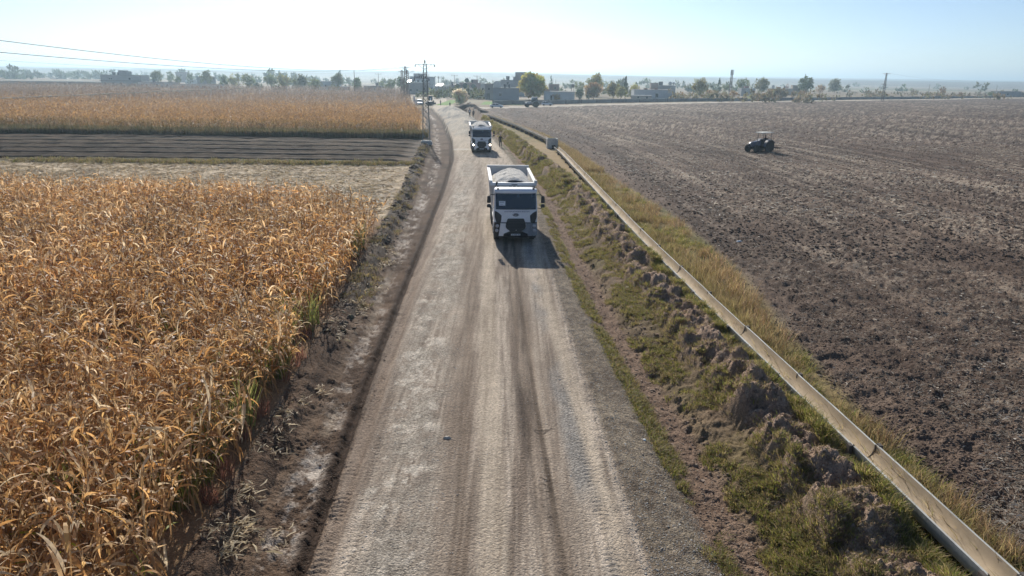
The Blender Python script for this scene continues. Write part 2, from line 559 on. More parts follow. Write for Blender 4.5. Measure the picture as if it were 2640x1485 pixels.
    white = band(s, 0.55, 2.0, .3) * np.clip(fbm(x, y * .6, .7, 6, .78, 33) * 9 - 4.9, 0, 1) * (1 - sstep(45, 80, y))
    lay(m_road * white * .85, (.64, .58, .49), .7)
    # brown packed wheel lanes, damp dark streaks
    lane = band(s, 2.25, 3.05, .25) * .55 + band(s, 4.35, 5.2, .3) * .6
    lay(m_road * lane * (.55 + .6 * stk2) * (1 - sstep(55, 95, y)), (.20, .150, .108), .25, .75 + .5 * stk)
    pale = band(s, 3.15, 3.75, .12) * .55 + band(s, 5.75, 6.2, .12) * .55
    lay(m_road * pale * (.4 + .8 * stk), (.54, .455, .345), .2)
    dark = band(s, 4.25, 4.75, .14) * np.clip(fbm(x, y * .12, .6, 4, .6, 34) * 5 - 2.2, 0, 1) * (1 - sstep(38, 48, y))
    lay(m_road * dark * .9, (.095, .073, .057), .6)
    blue = band(s, 5.35, 5.85, .16) * np.clip(fbm(x, y * .3, 1.1, 4, .6, 35) * 4 - 1.5, 0, 1) * (1 - sstep(40, 60, y))
    lay(m_road * blue * .7, (.27, .265, .25), 1.0, .8 + .4 * fine)
    lay(m_road * sstep(-.1, .35, .5 - s) * .7 * fade, (.21, .155, .115), .4)
    rut = band(s, 4.74, 4.88, .035) * .85 + band(s, 4.40, 4.48, .04) * .5 + band(s, 2.62, 2.70, .05) * .35 + band(s, 3.9, 3.96, .03) * .3
    lay(m_road * rut * (.35 + .9 * fbm(x * 0, y, 3, 3, .5, 46)) * (1 - sstep(40, 60, y)), (.105, .078, .056), .4)
    crack = band(s, 4.55, 5.1, .2) * (np.abs(fbm(x, y, 1.1, 3, .5, 36) - .5) < .012) * band(y, 13, 21, 1.5)
    lay(m_road * crack * .8, (.06, .045, .035), .3)
    pale2 = sstep(65, 120, y) * .75
    lay(m_road * pale2, (.52, .45, .35), .35, .88 + .24 * stk)
    # gravel verge, red-brown ditch, grass bank, mounds
    lay(m_verge * (1 - m_road), mixc((.135, .105, .076), (.30, .25, .185), fine * 1.7 - .35 + .9 * (mid - .5)), .9)
    lay(m_ditchR, mixc((.16, .105, .073), (.27, .19, .135), n2 * 1.6 - .3), .5)
    gsel = np.clip(fbm(x, y, 1.4, 4, .6, 38) * 4 - 1.5, 0, 1)
    edge_g = band(x, dc - 1.0, dc - 0.35, .2) * fade
    lay(edge_g * gsel * .8, (.10, .105, .035), .3, .6 + .8 * fine)
    lay(m_bank, mixc((.14, .115, .05), (.25, .18, .11), mid * 2 - .5), .2, .7 + .6 * fine)
    lay(m_bank * (1 - gsel) * .5, (.15, .105, .075), .3)
    lay(m_mound, mixc((.20, .135, .095), (.42, .31, .23), n2 * 1.8 - .4), .5)
    low = m_mound * np.clip(1 - pile * 2.2, 0, 1)
    lay(low * .8, mixc((.09, .10, .032), (.17, .14, .06), mid), .2)
    lay(m_grassR * sstep(0, .5, x - mc - .4), mixc((.13, .125, .042), (.27, .20, .095), mid * 2 - .5), .2, .7 + .6 * fine)
    tanp = band(y, 62, 112, 6) * band(x, mc + .5, cl + .1, .3)
    lay(tanp * .8, (.36, .26, .14), .2)
    lay(lbank * (y > 28), mixc((.075, .056, .042), (.14, .11, .082), n1 * 1.8 - .4), .5)
    # earth bank near the junction
    lay(band(y, 165, 225, 6) * band(x, rr + .8, rr + 9.0, .8) * (y < cy - 5), mixc((.13, .10, .078), (.22, .17, .125), mid * 1.6 - .3), .4)
    lay(m_cross, (.50, .45, .37), .4, .88 + .24 * mid)
    lay(m_back * (1 - m_road), (.52, .48, .41), .4)
    lay(sstep(.03, .15, gh), mixc((.24, .235, .225), (.52, .47, .385), fbm(x * .15 + y * 0, y * .30 + x * .75, 1.0, 3, .5, 12) * 3.4 - 1.2), 1.0)
    lay(band(y, 96.5, 98.5, .4) * m_road * (s < 3.6) * .7, (.56, .53, .47), .1)
    for gx0, gx1, gy0, gy1 in GREEN:
        lay(band(x, gx0, gx1, .6) * band(y, gy0, gy1, .8) * (1 - m_cross), (.13, .24, .035), .1, .75 + .5 * mid)
    # region ids
    reg = np.full(x.shape, 8)
    reg[m_plough > .5] = 3
    reg[m_corn1 > .5] = 4; reg[m_corn2 > .5] = 4; reg[m_stub > .5] = 5; reg[m_furr > .5] = 6
    inr = (x > fe + .1) & (x < wr) & (y < cy - 4.5) & (y < 237)
    reg[inr] = 2
    reg[(m_left > .5) | ((x > dc - .8) & (x < dc + .8) & inr)] = 1
    reg[(m_cross > .5) | (m_back > .5)] = 7
    reg[m_road > .5] = 0
    return z, C, G, reg


def px(u, v): return P(u, v)[0]


GREEN = [(px(1130, 268).x, px(1165, 268).x, px(1150, 271).y, px(1150, 258).y)]
for ua, ub in ((1246, 1345),):
    GREEN.append((px(ua, 264).x, px(ub, 264).x, px(1290, 270).y, px(1290, 262).y))
print('green', GREEN)

# ---------------------------------------------------------------- terrain material
def terrain_mat(name, far=False):
    m = bpy.data.materials.new(name)
    m.use_nodes = True
    n, l = m.node_tree.nodes, m.node_tree.links
    b = n['Principled BSDF']
    b.inputs['Roughness'].default_value = 0.92
    b.inputs['Specular IOR Level'].default_value = 0.15
    at = n.new('ShaderNodeAttribute'); at.attribute_name = 'Col'
    ga = n.new('ShaderNodeAttribute'); ga.attribute_name = 'grain'
    geo = n.new('ShaderNodeNewGeometry')
    vals = []
    for sc_, de in ((16.0, 8), (1.1, 4)):
        no = n.new('ShaderNodeTexNoise')
        no.inputs['Scale'].default_value = sc_ * (0.02 if far else 1)
        no.inputs['Detail'].default_value = de
        no.inputs['Roughness'].default_value = .7
        l.new(geo.outputs['Position'], no.inputs['Vector'])
        vals.append(no)
    mr = n.new('ShaderNodeMapRange')
    mr.inputs['From Min'].default_value = .3; mr.inputs['From Max'].default_value = .7
    mr.inputs['To Min'].default_value = .60; mr.inputs['To Max'].default_value = 1.42
    l.new(vals[0].outputs['Fac'], mr.inputs['Value'])
    mr2 = n.new('ShaderNodeMapRange')
    mr2.inputs['From Min'].default_value = .3; mr2.inputs['From Max'].default_value = .7
    mr2.inputs['To Min'].default_value = .88; mr2.inputs['To Max'].default_value = 1.12
    l.new(vals[1].outputs['Fac'], mr2.inputs['Value'])
    mu = n.new('ShaderNodeMath'); mu.operation = 'MULTIPLY'
    l.new(mr.outputs[0], mu.inputs[0]); l.new(mr2.outputs[0], mu.inputs[1])
    # stones of their own grey
    vo = n.new('ShaderNodeTexVoronoi')
    vo.inputs['Scale'].default_value = 26
    l.new(geo.outputs['Position'], vo.inputs['Vector'])
    sx = n.new('ShaderNodeSeparateColor')
    l.new(vo.outputs['Color'], sx.inputs[0])
    st = n.new('ShaderNodeMapRange')
    st.inputs['To Min'].default_value = .62; st.inputs['To Max'].default_value = 1.42
    l.new(sx.outputs[0], st.inputs['Value'])
    mxs = n.new('ShaderNodeMix'); mxs.data_type = 'FLOAT'
    l.new(ga.outputs['Fac'], mxs.inputs['Factor'])
    mxs.inputs['A'].default_value = 1
    l.new(st.outputs[0], mxs.inputs['B'])
    mu2 = n.new('ShaderNodeMath'); mu2.operation = 'MULTIPLY'
    l.new(mu.outputs[0], mu2.inputs[0]); l.new(mxs.outputs['Result'], mu2.inputs[1])
    mx = n.new('ShaderNodeMix'); mx.data_type = 'RGBA'; mx.blend_type = 'MULTIPLY'
    mx.inputs['Factor'].default_value = 1
    l.new(at.outputs['Color'], mx.inputs['A']); l.new(mu2.outputs[0], mx.inputs['B'])
    l.new(mx.outputs['Result'], b.inputs['Base Color'])
    if not far:
        bn = n.new('ShaderNodeTexNoise')
        bn.inputs['Scale'].default_value = 14; bn.inputs['Detail'].default_value = 6; bn.inputs['Roughness'].default_value = .65
        l.new(geo.outputs['Position'], bn.inputs['Vector'])
        ad = n.new('ShaderNodeMath'); ad.operation = 'MULTIPLY_ADD'
        l.new(vo.outputs['Distance'], ad.inputs[0]); ad.inputs[1].default_value = -.35
        l.new(bn.outputs['Fac'], ad.inputs[2])
        bp = n.new('ShaderNodeBump')
        bp.inputs['Strength'].default_value = 1
        dm = n.new('ShaderNodeMapRange')
        dm.inputs['To Min'].default_value = .035; dm.inputs['To Max'].default_value = .09
        l.new(ga.outputs['Fac'], dm.inputs['Value'])
        l.new(dm.outputs[0], bp.inputs['Distance'])
        l.new(ad.outputs[0], bp.inputs['Height'])
        l.new(bp.outputs[0], b.inputs['Normal'])
    return m


M_land = terrain_mat('land')
M_far = terrain_mat('far_land', True)
# rows and columns of the near land: finer where it is nearer
ys = [6.5]
while ys[-1] < 640:
    ys.append(ys[-1] + min(6.0, max(0.04, ys[-1] ** 2 / 6627 * (1.15 if not 77 < ys[-1] < 114 else .28))))
ys = np.array(ys)
ts = np.arange(-0.86, 0.86, 1.25 / 705)
YY, TT = np.meshgrid(ys, ts, indexing='ij')
XX = TT * (YY + 1.5)
Z, CC, GG, REGI = surface(XX, YY)
far_fade = sstep(560, 640, YY)
Z = Z * (1 - far_fade)
nr, nc = YY.shape
idx = np.arange(nr * nc).reshape(nr, nc)
Q = np.stack([idx[:-1, :-1], idx[:-1, 1:], idx[1:, 1:], idx[1:, :-1]], -1).reshape(-1, 4)
qr = REGI[:-1, :-1].ravel()
VV = np.stack([XX, YY, Z], -1).reshape(-1, 3)
CC = CC * np.array([1.03, .99, .95])
CF = CC.reshape(-1, 3); GF = GG.ravel()
for k, nm in enumerate(REG):
    q = Q[qr == k]
    if not len(q): continue
    use = np.zeros(nr * nc, bool); use[q.ravel()] = True
    remap = np.cumsum(use) - 1
    me = np_mesh(nm, VV[use], F4=remap[q], C=CF[use], m=M_land, smooth=True)
    a = me.attributes.new('grain', 'FLOAT', 'POINT')
    a.data.foreach_set('value', GF[use].astype(np.float32))
    tag(link(nm, me), kind='structure')

# far plain and hills
ysf = np.concatenate([np.arange(636, 3000, 24.0), np.arange(3000, 9200, 60.0)])
tsf = np.arange(-0.95, 0.951, 0.005)
YF, TF = np.meshgrid(ysf, tsf, indexing='ij')
XF = TF * YF
uu = XF / YF
hill = sstep(1500, 3000, YF) * (20 + 9 * fbm(XF, YF, 1300, 4, .5, 50)) * (1 + .18 * np.exp(-((uu + .1) / .16) ** 2) - .12 * np.exp(-((uu - .45) / .3) ** 2)) + sstep(3000, 7000, YF) * 30
ZF = hill + (fbm(XF, YF, 500, 3, .5, 51) - .5) * 3 * sstep(700, 1800, YF) + sstep(1500, 6000, YF) * 6 * (fbm(XF, YF, 300, 3, .6, 52) - .5)
strip = np.floor(YF / 170 + 1.6 * vnoise(XF / 700, YF / 500)) + 7 * np.floor(XF / 420 + .7 * vnoise(XF / 600, YF / 300))
rs = _tab[(strip.astype(int) * 37) & 511, (strip.astype(int) * 11) & 511]
pal = np.array([(.22, .165, .11), (.30, .24, .15), (.155, .12, .09), (.34, .28, .19), (.13, .14, .065), (.26, .18, .11)])
CFa = pal[(rs * 6).astype(int) % 6] * (0.8 + .4 * fbm(XF, YF, 60, 3, .5, 53))[..., None]
CFa = CFa * .6 + np.array((.23, .185, .125)) * .4
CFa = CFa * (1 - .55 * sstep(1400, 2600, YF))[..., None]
nrf, ncf = YF.shape
idf = np.arange(nrf * ncf).reshape(nrf, ncf)
QF = np.stack([idf[:-1, :-1], idf[:-1, 1:], idf[1:, 1:], idf[1:, :-1]], -1).reshape(-1, 4)
ZF[0, :] = 0
ZF -= 0.004
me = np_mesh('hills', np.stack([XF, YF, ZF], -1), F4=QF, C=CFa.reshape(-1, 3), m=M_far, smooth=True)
tag(link('hills', me), kind='structure')
M_base = mat('plain_earth', (.20, .155, .11), .95, var=.25, scale=.02)
g = MB(); g.box(-13000, 13000, -4000, 13000, -3.0, -1.6)
tag(g.build('plain', M_base), kind='structure')


def ground_z(x, y):
    return float(surface(np.array([float(x)]), np.array([float(y)]), False)[0])
# ---------------------------------------------------------------- plants
M_corn = leaf_mat('dry_maize_leaf', .58, .5, .4)
M_stalk = leaf_mat('dry_maize_stalk', .1, .6, .3)
M_grass = leaf_mat('grass_blade', .55, .6, .25)
M_tree = leaf_mat('tree_leaf', .50, .6, .25)
M_bark = mat('bark', (.13, .10, .075), .9, var=.3, scale=5)


def strip(pts, wid, side):
    """leaf strip: centre points (n,3), half widths (n), side vector(s) (n,3) -> V,F4"""
    n = len(pts)
    V = np.empty((2 * n, 3)); V[0::2] = pts - side * wid[:, None]; V[1::2] = pts + side * wid[:, None]
    i = np.arange(n - 1) * 2
    return V, np.stack([i, i + 1, i + 3, i + 2], -1)


PAL = np.array([(.78, .455, .18), (.66, .345, .12), (.80, .54, .28), (.46, .25, .10), (.73, .42, .165), (.85, .67, .43), (.54, .295, .115), (.76, .48, .19), (.38, .225, .105)])


def maize(r, nleaf=11, seg=5, h=None, sparse=False, leafscale=1.0):
    """one dry maize plant: (leaves V,F,C), (stalk V,F,C)"""
    h = h or r.uniform(1.85, 2.35)
    LV, LF, LC = [], [], []
    o = 0
    az0 = r.uniform(0, 6.28)
    bend = np.array([r.normal(0, .06), r.normal(0, .06)])
    ctr = lambda z: np.array([bend[0] * (z / h) ** 2 * h, bend[1] * (z / h) ** 2 * h, z])
    for k in range(nleaf):
        z0 = h * (0.22 + 0.74 * k / (nleaf - 1)) + r.normal(0, .03)
        az = az0 + (k % 2) * math.pi + r.normal(0, .45)
        L = r.uniform(.55, .95) * (1 - .30 * (k / nleaf) ** 2) * leafscale
        hang = r.random() < .52
        e0 = r.uniform(-.5, .4) if hang else r.uniform(1.05, 1.45)
        tot = r.uniform(.9, 1.4) if hang else r.uniform(.9, 2.6)
        p = ctr(z0); pts = [p]; el = e0
        for q in range(seg):
            tt = (q + 1) / seg
            el = e0 - tot * tt ** 1.3
            el = max(el, -1.5)
            azq = az + .35 * math.sin(tt * 3 + k)
            p = p + L / seg * np.array([math.cos(az) * math.cos(el), math.sin(az) * math.cos(el), math.sin(el)])
            pts.append(p)
        pts = np.array(pts)
        t = np.linspace(0, 1, seg + 1)
        wid = (.026 * r.uniform(.75, 1.3)) * np.clip(np.sin(np.pi * (.18 + .80 * t)) * 1.15, .08, 1) * (1 if seg > 3 else 1.25)
        tw = r.normal(0, .5) + r.normal(0, .9) * t
        base = np.array([-math.sin(az), math.cos(az), 0])
        up = np.array([0, 0, 1.0])
        side = np.cos(tw)[:, None] * base + np.sin(tw)[:, None] * up
        V, Fq = strip(pts, wid, side)
        c = PAL[r.integers(len(PAL))] * r.uniform(.7, 1.15)
        if r.random() < .012: c = np.array((.42, .46, .05))
        cc = np.repeat((c[None, :] * (1 + .25 * (t[:, None] - .3))), 2, 0)
        LV.append(V); LF.append(Fq + o); LC.append(cc); o += len(V)
    if True:                                   # tassel
        for k in range(4 if seg > 3 else 2):
            az = r.uniform(0, 6.28)
            pts = np.array([ctr(h), ctr(h) + np.array([math.cos(az) * .05, math.sin(az) * .05, .14]), ctr(h) + np.array([math.cos(az) * .14, math.sin(az) * .14, .24])])
            V, Fq = strip(pts, np.array([.008, .010, .004]), np.tile([-math.sin(az), math.cos(az), 0], (3, 1)))
            LV.append(V); LF.append(Fq + o); LC.append(np.tile((.50, .33, .17), (len(V), 1))); o += len(V)
    if seg > 3:                                # the ear in its husk
        z0 = h * r.uniform(.42, .55); az = r.uniform(0, 6.28)
        pts = [ctr(z0), ctr(z0) + np.array([math.cos(az) * .07, math.sin(az) * .07, .02]), ctr(z0) + np.array([math.cos(az) * .13, math.sin(az) * .13, -.10]), ctr(z0) + np.array([math.cos(az) * .14, math.sin(az) * .14, -.22])]
        for side in (np.array([-math.sin(az), math.cos(az), 0]), np.array([math.cos(az), math.sin(az), .3])):
            V, Fq = strip(np.array(pts), np.array([.01, .032, .036, .012]), np.tile(side, (4, 1)))
            LV.append(V); LF.append(Fq + o); LC.append(np.tile((.68, .50, .30), (len(V), 1))); o += len(V)
    zz = np.linspace(0, h, 4)
    sv = []
    for z in zz:
        c0 = ctr(z); rr_ = .014 * (1 - .5 * z / h)
        for a in (0, 2.1, 4.2): sv.append(c0 + np.array([rr_ * math.cos(a), rr_ * math.sin(a), 0]))
    sf = [(i * 3 + k, i * 3 + (k + 1) % 3, (i + 1) * 3 + (k + 1) % 3, (i + 1) * 3 + k) for i in range(3) for k in range(3)]
    sv = np.array(sv)
    return (np.concatenate(LV), np.concatenate(LF), np.concatenate(LC)), (sv, np.array(sf), np.tile((.42, .27, .13), (len(sv), 1)))


def both(a):
    (V1, F1, C1), (V2, F2, C2) = a
    return np.concatenate([V1, V2]), np.concatenate([F1, F2 + len(V1)]), np.concatenate([C1, C2])


def scatter(name, variants, pos, m, smin=.85, smax=1.15, tilt=.10, tint=None, kind='stuff', label=None, sxy=None, seed=1, cvar=.15):
    """many plants merged into one mesh"""
    r = np.random.default_rng(seed)
    n = len(pos)
    if n == 0: return None
    pick = r.integers(len(variants), size=n)
    AV, AF, AC, off = [], [], [], 0
    for k, (V, Fq, C) in enumerate(variants):
        p = pos[pick == k]; q = len(p)
        if not q: continue
        a = r.uniform(0, 2 * np.pi, q); sc = r.uniform(smin, smax, q)
        hv = tilt * (1 + 2.6 * (r.random(q) < .07)); tx, ty = r.normal(0, 1, q) * hv, r.normal(0, 1, q) * hv
        c_, s_ = np.cos(a)[:, None], np.sin(a)[:, None]
        x = V[None, :, 0] * c_ - V[None, :, 1] * s_
        y = V[None, :, 0] * s_ + V[None, :, 1] * c_
        z = np.repeat(V[None, :, 2], q, 0)
        x = x + z * tx[:, None]; y = y + z * ty[:, None]
        W = np.stack([x, y, z], -1) * sc[:, None, None]
        if sxy is not None: W[..., :2] *= sxy
        W = W + p[:, None, :]
        AV.append(W.reshape(-1, 3))
        AF.append((Fq[None] + (off + np.arange(q) * len(V))[:, None, None]).reshape(-1, 4)); off += q * len(V)
        cc = C[None] * r.uniform(1 - cvar, 1 + cvar, q)[:, None, None]
        if tint is not None: cc = cc * tint[pick == k][:, None, :]
        AC.append(cc.reshape(-1, 3))
    me = np_mesh(name, np.concatenate(AV), F4=np.concatenate(AF), C=np.concatenate(AC), m=m)
    o = link(name, me)
    return tag(o, label, None, None, kind)


def gz(x, y): return surface(x, y, False)


r0 = np.random.default_rng(11)
hi = [maize(r0, 12, 5) for _ in range(16)]
lo = [both(maize(r0, 9, 3)) for _ in range(12)]
far_v = [both(maize(r0, 5, 2, leafscale=1.25)) for _ in range(8)]
# near maize field in rows that run away from the road
pts = []
row = 0.62
for yr in np.arange(7.5, 54.0, row):
    xs = np.arange(-58, -6, 0.19)
    y_ = yr + r0.normal(0, .07, len(xs)) + .15 * np.sin(xs * .4)
    x_ = xs + r0.normal(0, .05, len(xs))
    pts.append(np.stack([x_, y_], -1))
pts = np.concatenate(pts)
fe_ = fieldE(pts[:, 1]); cf_ = corn_far_edge(pts[:, 0])
ragged = .3 * fbm(pts[:, 0], pts[:, 1], 1.3, 3, seed=60)
ok = (pts[:, 0] < fe_ - ragged) & (pts[:, 1] < cf_ - 1.0) & (pts[:, 0] > -.86 * (pts[:, 1] + 1.5) - .5) & (pts[:, 1] > 8)
ok &= r0.random(len(pts)) < .86
# thin stand in the far right corner and gaps here and there
thin = sstep(-15, -9, pts[:, 0]) * sstep(42, 48, pts[:, 1])
ok &= r0.random(len(pts)) > thin * .72
gap = fbm(pts[:, 0], pts[:, 1], 2.6, 3, seed=61)
ok &= (gap > .38) | (r0.random(len(pts)) < .22)
pts = pts[ok]
zz = gz(pts[:, 0], pts[:, 1])
pos = np.column_stack([pts, zz])
# plants in the picture that show largest are things of their own
u_t = pos[:, 0] / pos[:, 1]
vis = (u_t > -.78) & (pos[:, 1] > 10.6)
dist = np.hypot(pos[:, 0], pos[:, 1]) + np.where(vis, 0, 1e4)
order = np.argsort(dist)
ind = order[:300]
rest = np.ones(len(pos), bool); rest[ind] = False
stalk_me = [np_mesh('stalk', s[0], F4=s[1], C=s[2], m=M_stalk) for l_, s in hi]
leaf_me = [np_mesh('leaves', l_[0], F4=l_[1], C=l_[2], m=M_corn) for l_, s in hi]
protos = []
for k in range(len(hi)):
    protos.append(None)
for q, i in enumerate(ind):
    k = q % len(hi)
    if protos[k] is None:
        t = thing('maize_plant', 'dry brown maize plant standing in the near rows of the field at the bottom left', 'maize plant', (0, 0, 0), 0, 'dry maize plants in the front rows')
        link('stalk', stalk_me[k], t); link('leaves', leaf_me[k], t)
        protos[k] = t; c = t
    else:
        c = copy_tree(protos[k])
    c.location = pos[i]
    c.rotation_euler = (r0.normal(0, .12), r0.normal(0, .12), r0.uniform(0, 6.28))
    s_ = r0.uniform(.82, 1.12); c.scale = (s_, s_, s_)
pr = pos[rest]
d = pr[:, 1]
tone = lambda p: (.52 + 1.0 * fbm(p[:, 0], p[:, 1], 2.6, 4, seed=62))[:, None] * np.array([1.0, 1, 1])[None]
scatter('maize_field', [both(a) for a in hi], pr[d < 27], M_corn, .74, 1.14, .12, tone(pr[d < 27]), label='dense stand of dry orange maize', seed=2)
scatter('maize_field', lo, pr[(d >= 27)], M_corn, .85, 1.12, .12, tone(pr[d >= 27]), label='dry maize further back in the near field', seed=3)


def maize_far(y0, y1, dens, name, sc, seed):
    r = np.random.default_rng(seed)
    n = int((y1 - y0) * .78 * (y0 + y1) / 2 * dens)
    y = r.uniform(y0, y1, n); x = -r.uniform(0, .80, n) * y
    k = (x < fieldE(y) - 1.0) & (y > 113.3 + 1.2 * fbm(x, y * 0, 6, 2, seed=63)) & (y < 300 + 1e3 * (x < 1e9))
    k &= (y < 455 + .04 * x)
    # a dark gap between two plots on the far left
    k &= ~((x < -95) & (np.abs(y - (238 + .02 * (x + 150))) < 5.5) & (x > -215))
    k &= np.abs(x - (-137 - .05 * (y - 190))) > .6
    x, y = x[k], y[k]
    p = np.column_stack([x, y, gz(x, y)])
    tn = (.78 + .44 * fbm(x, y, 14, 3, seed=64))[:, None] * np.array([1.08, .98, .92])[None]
    tn = tn * (1 - sstep(140, 300, y)[:, None] * np.array([.42, .28, -.30])[None]) * np.array([.80, .84, .80])[None]  # greyer and bluer with distance: haze painted into the leaf colour
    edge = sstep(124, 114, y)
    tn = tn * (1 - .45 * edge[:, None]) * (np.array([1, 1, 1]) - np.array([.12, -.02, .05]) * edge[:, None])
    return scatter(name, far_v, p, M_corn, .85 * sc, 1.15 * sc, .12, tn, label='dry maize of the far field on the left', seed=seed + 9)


maize_far(113, 150, 3.4, 'maize_field', 1.0, 21)
maize_far(150, 220, 1.1, 'maize_field', 1.12, 22)
maize_far(220, 330, .36, 'maize_field', 1.35, 23)
maize_far(330, 455, .16, 'maize_field', 1.6, 24)


def tuft(r, n, h, wd, spread, cols, lean=.5):
    VV_, FF_, CC_, o = [], [], [], 0
    for k in range(n):
        a = r.uniform(0, 6.28); d_ = spread * math.sqrt(r.random())
        b = np.array([math.cos(a) * d_, math.sin(a) * d_, -.02])
        a2 = a + r.normal(0, .8); hh = h * r.uniform(.5, 1.1); ln = lean * r.uniform(.2, 1.1) * hh
        dr = np.array([math.cos(a2), math.sin(a2), 0])
        pts_ = np.array([b, b + dr * ln * .3 + np.array([0, 0, hh * .6]), b + dr * ln + np.array([0, 0, hh * r.uniform(.75, 1)])])
        a3 = r.uniform(0, 6.28)
        V, Fq = strip(pts_, np.array([wd, wd * .85, wd * .2]), np.tile([math.cos(a3), math.sin(a3), 0], (3, 1)))
        c = np.array(cols[r.integers(len(cols))]) * r.uniform(.75, 1.2)
        VV_.append(V); FF_.append(Fq + o); CC_.append(np.tile(c, (len(V), 1))); o += len(V)
    return np.concatenate(VV_), np.concatenate(FF_), np.concatenate(CC_)


def litter(r, n, L, wd, spread, cols):
    """flat pieces lying every way"""
    A, B, C_, o = [], [], [], 0
    for k in range(n):
        a = r.uniform(0, 6.28); c0 = np.array([r.normal(0, spread), r.normal(0, spread), r.uniform(0, .03)])
        l_ = L * r.uniform(.3, 1.0); dr = np.array([math.cos(a), math.sin(a), r.normal(0, .12)]); b = r.normal(0, .25)
        sd = np.array([-math.sin(a), math.cos(a), 0])
        V, Fq = strip(np.array([c0 - dr * l_ / 2, c0 + sd * b * l_ * .3 + [0, 0, .01], c0 + dr * l_ / 2]), np.array([wd * .6, wd, wd * .3]) * r.uniform(.6, 1.2), np.tile(sd + [0, 0, r.normal(0, .5)], (3, 1)))
        A.append(V); B.append(Fq + o); C_.append(np.tile(np.array(cols[r.integers(len(cols))]) * r.uniform(.7, 1.15), (len(V), 1))); o += len(V)
    return np.concatenate(A), np.concatenate(B), np.concatenate(C_)


GREENS = [(.23, .25, .05), (.32, .31, .07), (.40, .32, .11), (.16, .19, .045), (.42, .32, .13)]
BROWNS = [(.28, .20, .12), (.34, .26, .16), (.21, .15, .095), (.25, .21, .09)]
GOLD = [(.50, .37, .18), (.54, .40, .20), (.33, .21, .10), (.36, .30, .10), (.42, .28, .15), (.26, .23, .09), (.38, .26, .17), (.24, .18, .10)]
rg = np.random.default_rng(33)
bank_v = [tuft(rg, 26, .15, .007, .14, GREENS + BROWNS[:2], 1.1) for _ in range(10)]
mound_v = [tuft(rg, 26, .12, .006, .15, BROWNS * 2 + GREENS[3:], 1.3) for _ in range(8)]
gold_v = [tuft(rg, 18, .66, .007, .2, GOLD, .5) for _ in range(10)]
low_v = [tuft(rg, 24, .26, .008, .16, GREENS[:4] + GOLD[:2], .9) for _ in range(8)]
lime_v = [tuft(rg, 30, .85, .011, .20, [(.26, .28, .06), (.34, .32, .10), (.18, .20, .05), (.40, .31, .13)], .5) for _ in range(4)]
red_v = [tuft(rg, 36, .55, .005, .16, [(.28, .11, .08), (.33, .17, .11), (.22, .10, .07)], .35) for _ in range(3)]


def zone(n, y0, y1, xa, xb, seed, pw=2.0):
    r = np.random.default_rng(seed)
    y = y0 + (y1 - y0) * r.random(n) ** pw
    t = r.random(n)
    return r, xa(y) + (xb(y) - xa(y)) * t, y, t


r, x, y, t = zone(15000, 9, 60, lambda y: ditch(y) + .35, lambda y: moundC(y) - .55, 41, 1.7)
k = fbm(x, y, .9, 3, seed=70) > .45 + .10 * (t < .2)
k = k & (r.random(len(x)) < .62)
scatter('bank_grass', bank_v, np.column_stack([x, y, gz(x, y)])[k], M_grass, .45, 1.15, .2, label='short green and brown grass on the bank', seed=4)
r, x, y, t = zone(5200, 60, 165, lambda y: ditch(y) + .3, lambda y: moundC(y) + .1, 42, 1.2)
k = fbm(x, y, 1.5, 3, seed=70) > .42
scatter('bank_grass', bank_v, np.column_stack([x, y, gz(x, y)])[k], M_grass, 1.2, 2.2, .2, label='grass on the far bank', seed=5)
r, x, y, t = zone(3200, 9, 75, lambda y: moundC(y) - 1.2, lambda y: moundC(y) + .8, 43, 1.6)
k = fbm(x, y, .5, 3, seed=71) > .44
scatter('mound_grass', mound_v, np.column_stack([x, y, gz(x, y)])[k], M_grass, .7, 1.3, .2, label='dead roots and grass on the earth mounds', seed=6)
r, x, y, t = zone(4300, 9, 62, lambda y: moundC(y) + .45, lambda y: canalX(y) - .08, 44, 1.6)
scatter('canal_side_grass', low_v, np.column_stack([x, y, gz(x, y)]), M_grass, .6, 1.2, .2, label='green grass along the concrete channel', seed=7)
r, x, y, t = zone(9000, 9, 75, lambda y: canalX(y) + .68, lambda y: weedR(y) - .1, 45, 1.5)
k = (r.random(len(x)) > .12 + .78 * t)
dd = .45 + .55 * sstep(15, 26, y) * (1 - sstep(60, 75, y))
hsel = (r.random(len(x)) < dd) & (fbm(x, y, 2.2, 3, seed=79) > .40)
k = k & (fbm(x, y, 1.1, 3, seed=80) > .36)
tnt = (np.array([.9, .98, .85]) * (1 - t[:, None]) + np.array([1.02, .92, .98]) * t[:, None]) * (.65 + .7 * fbm(x, y, 1.6, 3, seed=85))[:, None]
scatter('roadside_weeds', gold_v, np.column_stack([x, y, gz(x, y)])[k & hsel], M_grass, .5, 1.25, .14, tnt[k & hsel], label='tall golden weeds beside the channel', seed=8)
scatter('roadside_weeds', low_v, np.column_stack([x, y, gz(x, y)])[k & ~hsel], M_grass, .8, 1.5, .15, label='low green weeds beside the channel', seed=9)
r, x, y, t = zone(2600, 75, 180, lambda y: canalX(y) + .7, lambda y: weedR(y) + .1, 46, 1.2)
scatter('roadside_weeds', gold_v, np.column_stack([x, y, gz(x, y)]), M_grass, .7, 1.2, .15, label='dry weeds by the far channel', seed=10)
# ditch edge grass left of the bank, verge tufts
r, x, y, t = zone(2600, 9, 55, lambda y: ditch(y) - 1.0, lambda y: ditch(y) - .35, 47, 1.6)
k = fbm(x, y, 1.4, 4, seed=38) > .40
scatter('bank_grass', bank_v, np.column_stack([x, y, gz(x, y)])[k], M_grass, .6, 1.1, .2, label='grass along the foot of the verge', seed=11)
